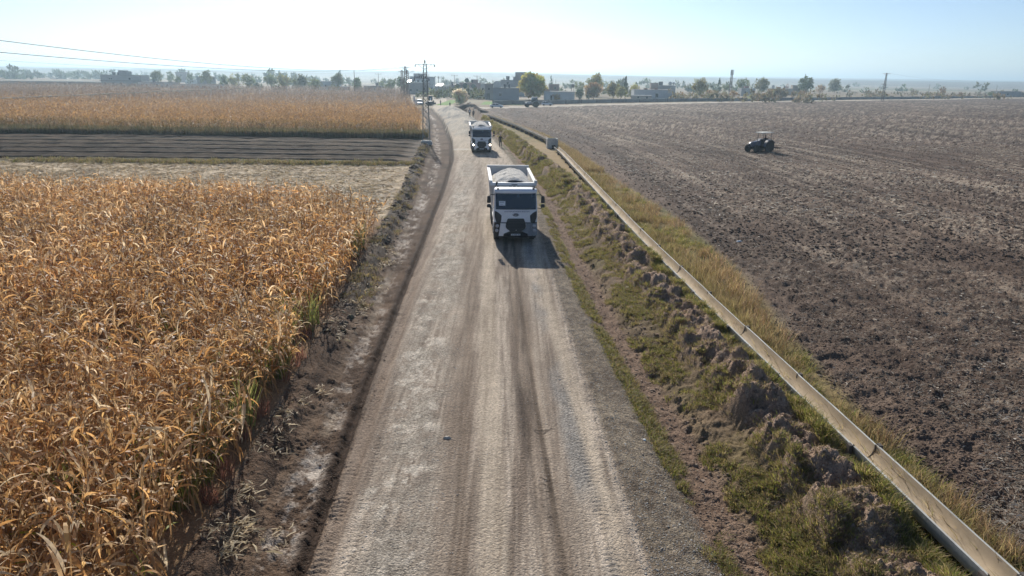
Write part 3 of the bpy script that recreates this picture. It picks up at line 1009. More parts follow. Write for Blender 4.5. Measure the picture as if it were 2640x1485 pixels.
# weeds among the maize edge
r, x, y, t = zone(110, 13.5, 40, lambda y: fieldE(y) - 2.6, lambda y: fieldE(y) - .4, 48, 1.5)
k = fbm(x, y, 3.2, 2, seed=73) > .58
scatter('edge_weeds', lime_v, np.column_stack([x, y, gz(x, y)])[k], M_grass, .7, 1.3, .15, label='fresh green weeds at the maize edge', seed=12)
rl_ = np.random.default_rng(88)
tall_lime = [tuft(rl_, 26, 1.7, .016, .22, [(.24, .27, .07), (.36, .35, .10), (.18, .20, .06), (.44, .36, .14)], .35) for _ in range(4)]
for cx_, cy_, n_, sp_ in ((-7.9, 16.5, 9, .5), (-8.3, 20.8, 11, .8), (-8.3, 24.8, 6, .6), (-9.0, 31.0, 6, .5), (-9.0, 14.2, 6, .5), (-12.5, 24.0, 3, .5), (-8.7, 38.0, 7, .4)):
    x = cx_ + rl_.normal(0, sp_, n_); y = cy_ + rl_.normal(0, sp_ * 1.4, n_); x = np.minimum(x, fieldE(y) - .35)
    scatter('edge_weeds', tall_lime, np.column_stack([x, y, gz(x, y)]), M_grass, .7, 1.15, .12, label='tall bright green grass growing up among the dry maize', seed=int(cy_))
r, x, y, t = zone(150, 11, 30, lambda y: fieldE(y) - 1.0, lambda y: fieldE(y) - .0, 49, 1.2)
k = fbm(x, y, 2.2, 2, seed=74) > .5
scatter('edge_weeds', red_v, np.column_stack([x, y, gz(x, y)])[k], M_grass, .8, 1.3, .15, label='reddish seeding weeds at the maize edge', seed=13)
r, x, y, t = zone(2600, 48, 78, lambda y: -.8 * y, lambda y: fieldE(y) - .4, 50, 1)
scatter('stubble', [litter(rg, 12, .6, .03, .5, [(.46, .37, .24), (.36, .28, .18), (.56, .47, .32)]) for _ in range(6)], np.column_stack([x, y, gz(x, y)]), M_grass, .8, 1.6, .2, label='pale cut stalks left on the stubble', seed=14)
# grass strips between the plots and in front of the far maize
r = np.random.default_rng(51)
n = 1500
x = -r.random(n) * 70 - 9; y = 78.6 + r.normal(0, .5, n) + .02 * x
k = (x < fieldE(y) + .2) & (fbm(x, y, 5, 2, seed=75) > .38)
scatter('plot_edge_grass', [tuft(rg, 20, .38, .014, .28, BROWNS + GREENS[2:4], .6) for _ in range(6)], np.column_stack([x, y, gz(x, y)])[k], M_grass, .6, 1.3, .15, label='dull grass between the two plots', seed=15)
n = 7500
x = -r.random(n) * 90 - 13; y = 112.4 + np.abs(r.normal(0, 2.0, n))
k = (x < fieldE(y) + .3)
scatter('plot_edge_grass', [tuft(rg, 20, 1.3, .024, .4, [(.15, .14, .06), (.23, .17, .09), (.12, .13, .045), (.30, .21, .11)], .5) for _ in range(6)], np.column_stack([x, y, gz(x, y)])[k], M_grass, .6, 1.25, .15, label='rank grass along the front of the far maize', seed=16)
# litter of broken maize on the dug verge


husk = [litter(rg, 14, .38, .020, .22, [(.80, .66, .42), (.66, .52, .32), (.72, .60, .42)]) for _ in range(8)]
r, x, y, t = zone(420, 10.5, 42, lambda y: fieldE(y) + .3, lambda y: fieldE(y) + 1.7, 52, 2)
k = fbm(x, y, 1.6, 3, seed=76) > .56
scatter('maize_litter', husk, np.column_stack([x, y, gz(x, y) + .03])[k], M_grass, .5, 1.0, .2, label='broken pale maize leaves lying on the dug earth', seed=17)

# ---- clods and stones


def blob(r, n=1, flat=.7):
    """a rough stone: deformed low-poly icosahedron given as quads"""
    cube = np.array([(-1, -1, -1), (1, -1, -1), (1, 1, -1), (-1, 1, -1), (-1, -1, 1), (1, -1, 1), (1, 1, 1), (-1, 1, 1)], float) * .62
    cube *= r.uniform(.65, 1.2, (8, 3)); cube[4:, :2] *= r.uniform(.35, .7); cube[:, 2] *= flat
    fq = np.array([(3, 2, 1, 0), (4, 5, 6, 7), (0, 1, 5, 4), (1, 2, 6, 5), (2, 3, 7, 6), (3, 0, 4, 7)])
    return cube, fq


def stones(name, cols, pos, smin, smax, label, seed, flat=.5):
    r = np.random.default_rng(seed)
    vs = []
    for k in range(14):
        V, Fq = blob(r, flat=flat)
        vs.append((V, Fq, np.tile(np.array(cols[k % len(cols)]), (8, 1))))
    u = r.random(len(pos))
    big = u > .97
    for nm_, sel, a, b_ in ((name, ~big, smin, smax * .6), (name, big, smax * .6, smax)):
        scatter(nm_, vs, pos[sel], M_stone, a, b_, .2, label=label, seed=seed + 1, cvar=.25)


M_stone = leaf_mat('stone', 0.0, .9, .15)
r, x, y, t = zone(30000, 8.5, 70, lambda y: weedR(y) - .1, lambda y: .80 * y + 1.2, 53, 1.9)
stones('soil_clods', [(.14, .095, .068), (.19, .132, .096), (.11, .075, .054), (.24, .175, .13)], np.column_stack([x, y, gz(x, y) + .0]), .03, .125, 'crumbled clods on the ploughed earth', 60)
r, x, y, t = zone(4600, 8.5, 55, lambda y: weedR(y) + .3, lambda y: .80 * y + 1.2, 54, 1.7)
k = fbm(x, y, 9, 4, .55, 23) > .40
r, x, y, t = zone(30000, 38, 235, lambda y: weedR(y) + .6, lambda y: .76 * y, 66, 1.15)
kk = (y < crossY(x) - 6)
stones('soil_clods', [(.095, .064, .045), (.135, .095, .068), (.18, .13, .095)], np.column_stack([x, y, gz(x, y)])[kk], .06, .26, 'clods far out on the ploughed earth', 67)
r, x, y, t = zone(7000, 50, 260, lambda y: weedR(y) + 2.5, lambda y: .76 * y, 68, 1.1)
kk = (y < crossY(x) - 6) & (fbm(x, y, 14, 4, .55, 23) > .40)
scatter('straw_bits', [litter(rg, 4, .45, .03, .4, [(.50, .43, .34), (.40, .33, .25), (.60, .55, .47)]) for _ in range(8)], np.column_stack([x, y, gz(x, y) + .05])[kk], M_grass, .7, 1.6, .3, label='pale stalks far out on the ploughed earth', seed=69)
r, x, y, t = zone(5200, 8.5, 55, lambda y: weedR(y) + .3, lambda y: .80 * y + 1.2, 54, 1.7)
k = fbm(x, y, 9, 4, .55, 23) > .40
scatter('straw_bits', [litter(rg, 5, .22, .010, .22, [(.50, .43, .34), (.40, .33, .25), (.60, .55, .47)]) for _ in range(8)], np.column_stack([x, y, gz(x, y) + .03])[k], M_grass, .6, 1.3, .3, label='chopped pale stalks on the ploughed earth', seed=18)
r, x, y, t = zone(13000, 8.5, 42, lambda y: roadL(y) + .4, lambda y: roadR(y), 55, 1.9)
s_ = (x - roadL(y)) / (roadR(y) - roadL(y))
k = (fbm(x, y, .9, 3, seed=77) > .5) & ((s_ < .42) | (s_ > .85) | (r.random(len(x)) < .3))
stones('road_stones', [(.36, .33, .29), (.46, .42, .37), (.24, .22, .20), (.55, .52, .47), (.30, .25, .20)], np.column_stack([x, y, gz(x, y)])[k], .012, .045, 'small loose stones on the road', 61)
r, x, y, t = zone(15000, 8.5, 50, lambda y: roadR(y) - .15, lambda y: ditch(y) - .7, 56, 1.8)
stones('verge_gravel', [(.36, .33, .28), (.46, .43, .38), (.25, .22, .19), (.33, .27, .21)], np.column_stack([x, y, gz(x, y)]), .014, .05, 'loose gravel on the verge', 62)
r, x, y, t = zone(9000, 8.5, 60, lambda y: fieldE(y) + .1, lambda y: roadL(y) + .1, 57, 1.7)
k = fbm(x, y, .8, 3, seed=78) > .47
stones('soil_clods', [(.17, .12, .085), (.23, .165, .12), (.14, .098, .07)], np.column_stack([x, y, gz(x, y)])[k], .015, .06, 'crumbs of dug soil on the left verge', 63)
r, x, y, t = zone(11000, 8.5, 60, lambda y: ditch(y) - .7, lambda y: moundC(y) + .9, 58, 1.7)
k = (np.abs(x - ditch(y)) < .8) | (np.abs(x - moundC(y)) < .9) | (fbm(x, y, 1.0, 3, seed=83) > .55)
stones('soil_clods', [(.24, .17, .125), (.31, .235, .175), (.19, .135, .10)], np.column_stack([x, y, gz(x, y)])[k], .025, .11, 'crumbled earth of the ditch and the mounds', 64)
r, x, y, t = zone(9000, 26, 112, lambda y: fieldE(y) + .0, lambda y: fieldE(y) + 1.3, 59, 1.3)
k = (fbm(x, y, 1.2, 3, seed=81) > .44) & (r.random(len(x)) < sstep(24, 48, y) + .15)
stones('soil_clods', [(.10, .074, .054), (.14, .106, .08), (.19, .145, .11), (.11, .10, .06)], np.column_stack([x, y, gz(x, y) - .03])[k], .05, .26, 'lumps of earth along the left bank', 65)
k = (fbm(x, y, 1.0, 3, seed=82) > .55) & (r.random(len(x)) < .12)
scatter('bank_grass', mound_v, np.column_stack([x, y, gz(x, y) + .02])[k], M_grass, .9, 2.2, .3, label='dead grass on the left bank', seed=19)

# ---------------------------------------------------------------- irrigation channel
M_conc = mat('weathered_concrete', (.54, .53, .48), .85, var=.18, scale=3, bump=.004, dirt=(.24, .22, .19), dirt_amt=.5)
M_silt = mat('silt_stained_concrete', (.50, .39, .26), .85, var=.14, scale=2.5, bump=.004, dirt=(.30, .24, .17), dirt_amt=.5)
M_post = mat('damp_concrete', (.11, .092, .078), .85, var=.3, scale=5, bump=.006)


def channel_seg(root, p0, p1, wo=.33, dep=.43, top=.66, jog=0.0, name='channel_segment'):
    """U-shaped precast trough from p0 to p1 (x,y,ground z)"""
    p0, p1 = Vector(p0), Vector(p1)
    d_ = (p1 - p0); L = d_.length; t_ = d_.normalized(); sd = t_.cross(Vector((0, 0, 1))).normalized()
    outer, inner = [], []
    for k in range(9):
        a = math.pi * k / 8
        c, s = math.cos(a), math.sin(a)
        outer.append((-wo * math.copysign(abs(c) ** .45, c), top - dep * s ** 1.5))
        inner.append((-(wo - .05) * math.copysign(abs(c) ** .7, c), top + .001 - (dep - .05) * s))
    mb = MB()
    n = 9
    rings = 5
    for prof, mi in ((outer, 0), (inner, 1)):
        mb.cm = mi
        vs = []
        for r_ in range(rings):
            q = p0 + t_ * (.012 + (L - .024) * r_ / (rings - 1))
            for x_, z_ in prof:
                ch = 0.0
                if abs(z_ - top) < .01: ch = -random.random() * .012
                v = q + sd * (x_ + jog); vs.append((v.x, v.y, v.z + z_ + ch))
        fs = [(r_ * n + k, r_ * n + k + 1, (r_ + 1) * n + k + 1, (r_ + 1) * n + k) for r_ in range(rings - 1) for k in range(n - 1)]
        if mi == 1: fs = [f[::-1] for f in fs]
        mb.add(vs, fs)
    mb.cm = 0
    N = rings * n
    o0, i0 = 0, N
    fs = []
    for r_ in range(rings - 1):
        for k in (0, n - 1):
            fs.append((o0 + r_ * n + k, i0 + r_ * n + k, i0 + (r_ + 1) * n + k, o0 + (r_ + 1) * n + k))
    for r_ in (0, rings - 1):
        for k in range(n - 1):
            fs.append((o0 + r_ * n + k, o0 + r_ * n + k + 1, i0 + r_ * n + k + 1, i0 + r_ * n + k))
    mb.f += fs; mb.mi += [0] * len(fs)
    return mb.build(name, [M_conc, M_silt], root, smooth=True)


def channel(root, ys_, xf, zoff=0.0, top=.66, support=True, dep=.43, wo=.33):
    for k, (a, b) in enumerate(zip(ys_[:-1], ys_[1:])):
        ja = random.uniform(-.018, .018)
        pa = (xf(a) + wo + ja, a, zoff); pb = (xf(b) + wo + ja, b, zoff + random.uniform(-.01, .01))
        channel_seg(root, pa, pb, top=top, dep=dep, wo=wo)
        if support:
            s = MB(); cx = xf(a) + wo
            zt = top + zoff
            pw = .10 if a < 48 else .012
            s.box(cx - wo - pw, cx - wo + .004, a - .09, a + .09, -.1, zt + .02 - (0 if a < 48 else .12))
            s.box(cx + wo - .004, cx + wo + pw, a - .08, a + .08, -.1, zt + .02)
            s.box(cx - wo + .005, cx + wo - .005, a - .075, a + .075, -.1, zt - dep - .01)
            s.box(cx - wo + .035, cx - wo + .06, a - .03, a + .03, zt - .30, zt + .015)
            s.box(cx + wo - .075, cx + wo - .05, a - .03, a + .03, zt - .30, zt + .015)
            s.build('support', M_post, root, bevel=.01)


ys1 = [6.6, 11.1, 15.95, 20.4, 24.8, 29.2, 33.6, 38.1, 42.6, 47.1, 51.6, 56.1, 60.6, 65.1, 69.6, 74.1, 78.6, 83.1, 87.6, 92.1, 96.4]
ic = thing('irrigation_channel', 'long raised concrete irrigation trough running beside the golden weeds to the square box', 'channel', (0, 0, 0))
channel(ic, ys1, canalX, 0.0)
ic2 = thing('irrigation_channel', 'concrete irrigation trough beyond the square box, curving to the earth heaps', 'channel', (0, 0, 0))
channel(ic2, [102.6 + 5 * k for k in range(16)], canalX, 0.15, top=.75)
# box where the two troughs meet
jb = thing('junction_box', 'square grey concrete distribution box between the two troughs', 'concrete box', (5.35, 101.4, 0), R(4))
jb.scale = (.9, .9, .9)
b = MB()
for (x0, x1, y0, y1) in ((-.85, .85, -1.0, -.85), (-.85, .85, .85, 1.0), (-.85, -.70, -.849, .849), (.70, .85, -.849, .849)):
    b.box(x0, x1, y0, y1, -.2, 1.5)
b.build('wall', M_conc, jb, bevel=.015)
b = MB(); b.box(-.16, .42, -1.03, -1.003, .0, .55); b.build('outlet', mat('painted_hole_shade', (.02, .018, .016), .9), jb)  # thin dark slab on the wall, painted as the shade inside the outlet hole
b = MB(); b.box(.52, .72, -1.6, -1.01, -.1, .42); b.box(.15, .5, -2.6, -1.5, -.1, .22, (.05, .05, .3, 0)); b.build('spillway', M_conc, jb, bevel=.02)
# thin trough standing in the far maize
ic3 = thing('irrigation_channel', 'thin pale trough on posts crossing the far maize field on the left', 'channel', (0, 0, 0))
fx = lambda y: -137 - .05 * (y - 190)
g = MB(); gp = MB()
for k, a in enumerate(range(150, 405, 6)):
    g2 = MB(); g2.loft([[(fx(yy) + dx, yy, zz_) for dx, zz_ in ((-.45, 2.55), (-.36, 2.22), (0, 2.08), (.36, 2.22), (.45, 2.55), (.38, 2.55), (0, 2.25), (-.38, 2.55))] for yy in (a + .02, a + 5.98)])
    g2.build('channel_segment', M_conc, ic3)
    g2 = MB(); g2.box(fx(a) - .5, fx(a) + .5, a - .12, a + .12, -.1, 2.07); g2.build('support', M_conc, ic3)

# litter
M_pale = mat('pale_stone', (.50, .44, .36), .8)
M_lit = mat('white_plastic', (.75, .75, .72), .5)
for k, (u, v, s, lb) in enumerate([(1905, 623, .16, 'white scrap of plastic lying on the bank near the lower channel'), (1152, 1137, .10, 'pale flat stone lying alone on the road left of centre'),
                              (1662, 1131, .07, 'white scrap on the gravel verge beside the ditch'), (1618, 737, .12, 'pale sack scrap on the bank slope above the ditch'), (1240, 297, .5, 'white stone block by the far road edge')]):
    p, t_ = P(u, v)
    m_ = MB(); n = 7
    ring = [(s * random.uniform(.6, 1.2) * math.cos(6.28 * i / n), s * .7 * random.uniform(.6, 1.2) * math.sin(6.28 * i / n), 0) for i in range(n)]
    m_.loft([[(a * 1.05, b_ * 1.05, 0) for a, b_, c in ring], [(a, b_, s * .4 * random.uniform(.6, 1.2)) for a, b_, c in ring], [(a * .5, b_ * .5, s * .65) for a, b_, c in ring]])
    o = m_.build('stone' if 'stone' in lb else 'plastic_scrap', M_pale if 'stone' in lb else M_lit, None)
    o.location = (p.x, p.y, ground_z(p.x, p.y) - .01)
    tag(o, lb, 'stone' if 'stone' in lb else 'litter')
# ---------------------------------------------------------------- vehicle materials
M_white = mat('white_truck_paint', (.83, .84, .85), .32, var=.04, scale=1.5, spec=.5, dirt=(.52, .48, .42), dirt_amt=.35)
M_black = mat('black_plastic', (.022, .024, .027), .5, var=.2, scale=4, spec=.4)
M_glass = mat('dark_glass', (.012, .022, .028), .06, var=.1, spec=.8)
M_tyre = mat('dusty_tyre', (.055, .05, .045), .9, var=.3, scale=6, bump=.01)
M_rim = mat('pale_rim', (.42, .42, .41), .5, metal=.5, var=.2, scale=5)
M_grey = mat('grey_primer', (.23, .25, .27), .6, var=.12, scale=4, spec=.3)
M_lens = mat('lamp_lens', (.42, .42, .44), .18, var=.05, spec=.8)
M_lit = mat('lit_lamp', (1, .9, .75), .3, emit=(1, .86, .66), es=14)
M_ink = mat('navy_lettering', (.02, .04, .14), .6)
M_paper = mat('white_paper', (.72, .76, .78), .7, var=.03)
M_chrome = mat('steel', (.5, .5, .5), .3, metal=.9)
M_bed = mat('grey_white_dump_body', (.78, .77, .74), .5, var=.06, scale=1.2, dirt=(.36, .32, .27), dirt_amt=.55)
M_load = mat('limestone_gravel', (.70, .65, .57), .95, var=.3, scale=9, bump=.06, bscale=14)
M_dark = mat('underbody', (.035, .032, .03), .9, var=.3)
M_seat = mat('cab_interior', (.05, .055, .06), .9)


def wheel(root, x, y, r, wd, side, name='wheel', M_t=None, M_r=None, lug=0):
    """tyre with a rim as its sub-part; the outer face looks to side (+1/-1)"""
    t = MB()
    t.lathe([(r * .55, -wd / 2), (r * .88, -wd / 2), (r * .98, -wd * .42), (r, -wd * .3), (r, wd * .3), (r * .98, wd * .42), (r * .88, wd / 2), (r * .55, wd / 2)], (x, y, r), 28, 'x')
    if lug:
        for k in range(lug):
            a = 2 * math.pi * k / lug
            for s in (-1, 1):
                c = Vector((x + s * wd * .22, y + r * 1.0 * math.cos(a + .1 * s), r + r * 1.0 * math.sin(a + .1 * s)))
                c2 = Vector((x + s * wd * .45, y + r * .99 * math.cos(a + .1 * s + .16), r + r * .99 * math.sin(a + .1 * s + .16)))
                t.tube([c, c2], .035 * r / .8, 4)
    to = t.build(name, M_t or M_tyre, root, smooth=True)
    q = MB()
    o = side * wd * .5
    q.lathe([(r * .56, o * .95), (r * .52, o * .98), (r * .46, o * .6), (r * .2, o * .45), (r * .16, o * .8), (0.01, o * .82)], (x, y, r), 20, 'x')
    for k in range(8):
        a = 2 * math.pi * k / 8
        q.cyl((x + o * .55, y + r * .33 * math.cos(a), r + r * .33 * math.sin(a)), (1, 0, 0), .025, .05, 6)
    q.build('rim', M_r or M_rim, to, smooth=True)
    return to


def yf(x, z):
    """front surface of the cab"""
    y = float(np.interp(z, [.45, .6, 1.28, 1.32, 2.02, 2.95, 3.25], [.07, .0, .0, .03, .07, .34, .46]))
    return y + .10 * (abs(x) / 1.22) ** 3


def rnd(poly, r=.03):
    """round the corners of a 2-D outline"""
    out = []
    n = len(poly)
    for i in range(n):
        p = Vector(poly[i]); a = Vector(poly[i - 1]) - p; b = Vector(poly[(i + 1) % n]) - p
        d_ = min(r, a.length * .4, b.length * .4)
        pa, pb = p + a.normalized() * d_, p + b.normalized() * d_
        out += [tuple(pa), tuple(p * .5 + (pa + pb) * .25), tuple(pb)]
    return out


def mir(poly): return [(-x, z) for x, z in reversed(poly)]


def make_truck(label, right_corner, lit, sign, plate):
    T = thing('dump_truck', label, 'dump truck', (0, 0, 0), 0, None)
    hw = 1.225
    # cab shell: horizontal rings from the bottom to the roof
    m = MB()
    rings = []
    for z, yb, w_ in ((.95, 2.25, 1.215), (1.30, 2.28, 1.225), (2.02, 2.28, 1.225), (2.5, 2.26, 1.205), (2.92, 2.22, 1.175), (3.0, 2.15, 1.15)):
        f0 = .055 if z > 1.0 else .05
        ring = []
        for k in range(9):
            x = -w_ + 2 * w_ * k / 8
            e = .05 if k in (0, 8) else 0
            ring.append((x, yf(x, z) + f0 + e, z))
        ring += [(w_, .75, z), (w_, yb, z), (w_ - .1, yb + .06, z), (-w_ + .1, yb + .06, z), (-w_, yb, z), (-w_, .75, z)]
        rings.append(ring)
    rings.append([(x * .93, .45 + (y - .45) * .93 + .05, 3.06) for x, y, z in rings[-1]])
    m.loft(rings)
    m.build('cab', M_white, T, smooth=True)
    # visor with its marker lamps
    m = MB()
    pr = [(.46, 2.97), (.29, 3.00), (.30, 3.10), (.40, 3.19), (.58, 3.20), (.85, 3.03)]
    rr_ = []
    for k in range(11):
        x = -1.19 + 2.38 * k / 10
        b_ = .12 * (abs(x) / 1.2) ** 4
        rr_.append([(x, y + b_, z - .02 * (abs(x) / 1.2) ** 3) for y, z in pr])
    m.loft(rr_)
    vi = m.build('sun_visor', M_white, T, smooth=True)
    for s in (-1, 1):
        m = MB(); m.box(s * 1.0 - .06, s * 1.0 + .06, .42, .54, 3.16, 3.25, (.02, .02, .03, .03)); m.build('marker_lamp', M_black, vi)
    # windscreen
    m = MB()
    m.loft([[(xx, yf(xx, z) + q, z) for z, q in ((2.05, .02), (2.06, .0), (2.5, .0), (2.92, .0), (2.93, .02), (2.93, .09), (2.05, .09))] for xx in [-1.135 + .2837 * k for k in range(9)]])
    ws = m.build('windscreen', M_glass, T)
    for s in (-.55, .35):
        m = MB(); m.tube([(s, yf(s, 2.06) - .015, 2.06), (s + .28, yf(s + .28, 2.1) - .015, 2.09), (s + .55, yf(s + .55, 2.12) - .015, 2.12)], .012, 4); m.build('wiper', M_black, ws)
    m = MB(); m.prism([(.1, 2.74), (.98, 2.74), (.98, 2.9), (.1, 2.9)], lambda x, z: yf(x, z) - .004, .012); m.build('shade_strip', mat('blue_grey_film', (.10, .14, .17), .3), ws)
    if sign:
        m = MB(); m.prism([(-.95, 2.27), (-.60, 2.27), (-.60, 2.52), (-.95, 2.52)], lambda x, z: yf(x, z) - .006, .012); s_ = m.build('paper_sign', M_paper, ws)
        m = MB()
        for zz_, x1_ in ((2.46, -.68), (2.42, -.66), (2.33, -.74)): m.prism([(-.91, zz_), (x1_, zz_), (x1_, zz_ + .018), (-.91, zz_ + .018)], lambda x, z: yf(x, z) - .009, .002)
        m.build('printed_lines', M_grey, s_)
    # dark air guides either side of the white front panel
    g = rnd([(1.19, 1.96), (.98, 1.86), (.80, 1.70), (.84, 1.30), (1.10, 1.29), (1.19, 1.6)], .05)
    for p in (g, mir(g)):
        m = MB(); m.prism(p, lambda x, z: yf(x, z) + .03, .04); m.build('air_guide', M_black, T)
    m = MB(); m.loft([[(xx, yf(xx, 1.3) + q, z) for z, q in ((1.262, -.012), (1.30, -.012), (1.30, .08), (1.262, .08))] for xx in [-1.22 + .305 * k for k in range(9)]]); m.build('trim_gap', M_black, T)
    # grille
    gr = rnd([(-.46, 1.53), (.46, 1.53), (.55, 1.24), (.57, 1.02), (.34, .80), (-.34, .80), (-.57, 1.02), (-.55, 1.24)], .05)
    m = MB(); m.prism(gr, lambda x, z: yf(x, z) - .012, .09); go = m.build('grille', M_black, T)
    m = MB()
    for k in range(7):
        z = .88 + k * .088
        w_ = float(np.interp(z, [.8, 1.02, 1.24, 1.53], [.34, .55, .53, .44])) - .03
        m.tube([(-w_, yf(w_, z) - .022, z), (w_, yf(w_, z) - .022, z)], .014, 4)
    m.build('grille_bar', mat('grille_grey', (.06, .062, .066), .5), go)
    m = MB(); m.cyl((.02, -.03, .86), (0, 1, 0), .028, .03, 12); m.build('tow_eye_cap', M_chrome, go)
    mo = rnd([(-.36, .79), (.36, .79), (.40, .74), (.66, .64), (.68, .50), (-.68, .50), (-.66, .64), (-.40, .74)], .03)
    m = MB(); m.prism(mo, lambda x, z: yf(x, z) - .004, .12); m.build('lower_intake', M_black, T)
    # bumper panels
    bl = [(-.60, 1.255), (-.86, 1.255), (-.96, .49), (-.70, .49), (-.68, .64), (-.42, .76), (-.34, .79), (-.60, 1.0)]
    for q, p in ((0, bl), (1, mir(bl))):
        m = MB(); m.prism(p, lambda x, z: yf(x, z) + .006, .10)
        o = m.build('bumper_panel', M_grey if (q and right_corner) else M_white, T)
        if q and right_corner: o['label'] = 'unpainted grey bumper panel'
    cr = rnd([(-.87, 1.26), (-1.22, 1.26), (-1.235, .52), (-.97, .49)], .04)
    for q, p in ((0, cr), (1, mir(cr))):
        m = MB(); m.prism(p, lambda x, z: yf(x, z) - .008, .42)
        M_ = M_grey if (q and right_corner) else M_black
        o = m.build('lamp_housing', M_, T)
        if q and right_corner: o['label'] = 'unpainted grey lamp housing'
        s = 1 if q else -1
        for z, xx, lt in ((1.10, 1.045, lit), (.83, 1.075, False)):
            m = MB(); m.lathe([(.085, 0), (.10, -.03), (.085, -.045), (.05, -.06), (.005, -.065)], (s * xx, yf(xx, z) - .0, z), 18, 'y')
            m.build('headlight', M_lit if lt else M_lens, o, smooth=True)
    # badge, lettering, number plate
    bz = 1.74 if sign else 1.80
    m = MB(); m.lathe([(.19, .03), (.19, .0), (.17, -.012), (.005, -.014)], (0, 0, 0), 28, 'y')
    bd = m.build('badge', mat('dark_badge', (.02, .03, .05), .35), T); bd.location = (0.0, yf(0, bz) + .03, bz); bd.scale = (1, 1, .46)
    text_mesh('badge_script', 'Ford', .17, M_paper, bd, (0, -.018, 0), (R(90), 0, 0), 1.15, .002).scale = (1.1, 2.0, 1)
    tz = 1.93 if sign else 1.63
    text_mesh('lettering', 'ŞANLIURFA BÜYÜKŞEHİR BELEDİYESİ', .082, M_ink, T, (.06, yf(0, tz) + .026, tz), (R(90) - .06, 0, 0), 1.0, .003)
    m = MB(); m.prism([(-.27, .535), (.27, .535), (.27, .645), (-.27, .645)], lambda x, z: yf(x, z) - .03, .02); pl = m.build('number_plate', M_paper, T)
    text_mesh('lettering', plate, .105, M_black, pl, (.02, yf(0, .59) - .034, .588), (R(90), 0, 0), 1.0, .002)
    # bumper lip and step
    m = MB(); m.box(-1.15, 1.15, .12, .9, .38, .50); m.build('underrun_bar', M_dark, T)
    # side windows, doors, steps, fenders
    for s in (-1, 1):
        x = s * 1.222
        m = MB(); m.add([(s * 1.232, .52, 2.06), (s * 1.232, 1.62, 2.06), (s * 1.186, 1.60, 2.88), (s * 1.188, .78, 2.88), (s * 1.20, .52, 2.06), (s * 1.20, 1.62, 2.06), (s * 1.15, 1.60, 2.88), (s * 1.15, .78, 2.88)],
                        [(0, 1, 2, 3), (7, 6, 5, 4), (0, 4, 5, 1), (1, 5, 6, 2), (2, 6, 7, 3), (3, 7, 4, 0)]); m.build('side_window', M_glass, T)
        m = MB()
        for yy in (.42, 1.68): m.box(min(x, x + s * .006), max(x, x + s * .006), yy, yy + .015, 1.05, 2.02)
        m.build('door_seam', M_black, T)
        m = MB(); m.box(min(x, x + s * .04), max(x, x + s * .04), 1.45, 1.62, 1.78, 1.83); m.build('door_handle', M_black, T)
        m = MB(); m.box(s * 1.0 - .22, s * 1.0 + .22, .30, 1.0, .42, .94, (.0, .0, .05, .05)); m.build('step', M_black, T, bevel=.03)
        # front mudguards
        for yy in (1.45, 3.05):
            m = MB(); ringp = []
            for k in range(9):
                a = math.pi * (.02 + .96 * k / 8)
                ringp.append([(s * .84, yy - .64 * math.cos(a), .56 + .62 * math.sin(a)), (s * 1.235, yy - .64 * math.cos(a), .56 + .62 * math.sin(a)),
                              (s * 1.235, yy - .60 * math.cos(a), .56 + .57 * math.sin(a)), (s * .84, yy - .60 * math.cos(a), .56 + .57 * math.sin(a))])
            m.loft(ringp); m.build('mudguard', M_white if yy < 2 else M_black, T, smooth=True)
        # mirrors
        mx_ = s * 1.52
        m = MB(); m.tube([(s * 1.16, .42, 2.86), (s * 1.4, .25, 2.90), (mx_, .22, 2.80)], .022, 6); m.tube([(s * 1.2, .40, 2.1), (s * 1.42, .28, 2.08), (mx_, .22, 2.2)], .022, 6); ar = m.build('mirror_arm', M_black, T)
        m = MB(); m.box(mx_ - .11, mx_ + .11, .14, .26, 2.42, 2.84, (.02, .02, .02, 0)); m.build('mirror', M_black, T, bevel=.03)
        m = MB(); m.box(mx_ - .12, mx_ + .12, .14, .27, 2.16, 2.37, (.02, .02, .02, 0)); m.build('mirror', M_black, T, bevel=.03)
    m = MB(); m.tube([(-1.0, 2.45, 1.1), (-1.02, 2.45, 3.15), (-.98, 2.38, 3.28)], [.07, .07, .07], 10); m.build('air_intake', M_black, T, smooth=True)
    # chassis, tanks, wheels
    m = MB()
    for s in (-1, 1): m.box(s * .42 - .05, s * .42 + .05, .4, 8.3, .72, 1.0)
    m.box(-.35, .35, .5, 2.2, .55, .98)
    m.build('chassis', M_dark, T)
    m = MB(); m.box(-1.18, -.55, 3.78, 4.85, .55, 1.15); m.build('fuel_tank', M_bed, T, bevel=.08)
    m = MB(); m.box(.6, 1.18, 3.78, 4.7, .55, 1.15); m.build('battery_box', M_dark, T, bevel=.05)
    for yy in (1.45, 3.05, 5.9, 7.3):
        for s in (-1, 1):
            if yy < 4: wheel(T, s * 1.04, yy, .52, .32, s)
            else:
                wheel(T, s * 1.06, yy, .52, .30, s); wheel(T, s * .72, yy, .52, .28, s)
    m = MB()
    for yy in (1.45, 3.05, 5.9, 7.3): m.cyl((0, yy, .52), (1, 0, 0), .09, 1.9, 8)
    m.build('axle', M_dark, T)
    # dump body
    B = MB()
    y0, y1 = 2.62, 8.15
    hb, ht = 1.12, 1.31

    def wall(a, b): B.loft([a, b])
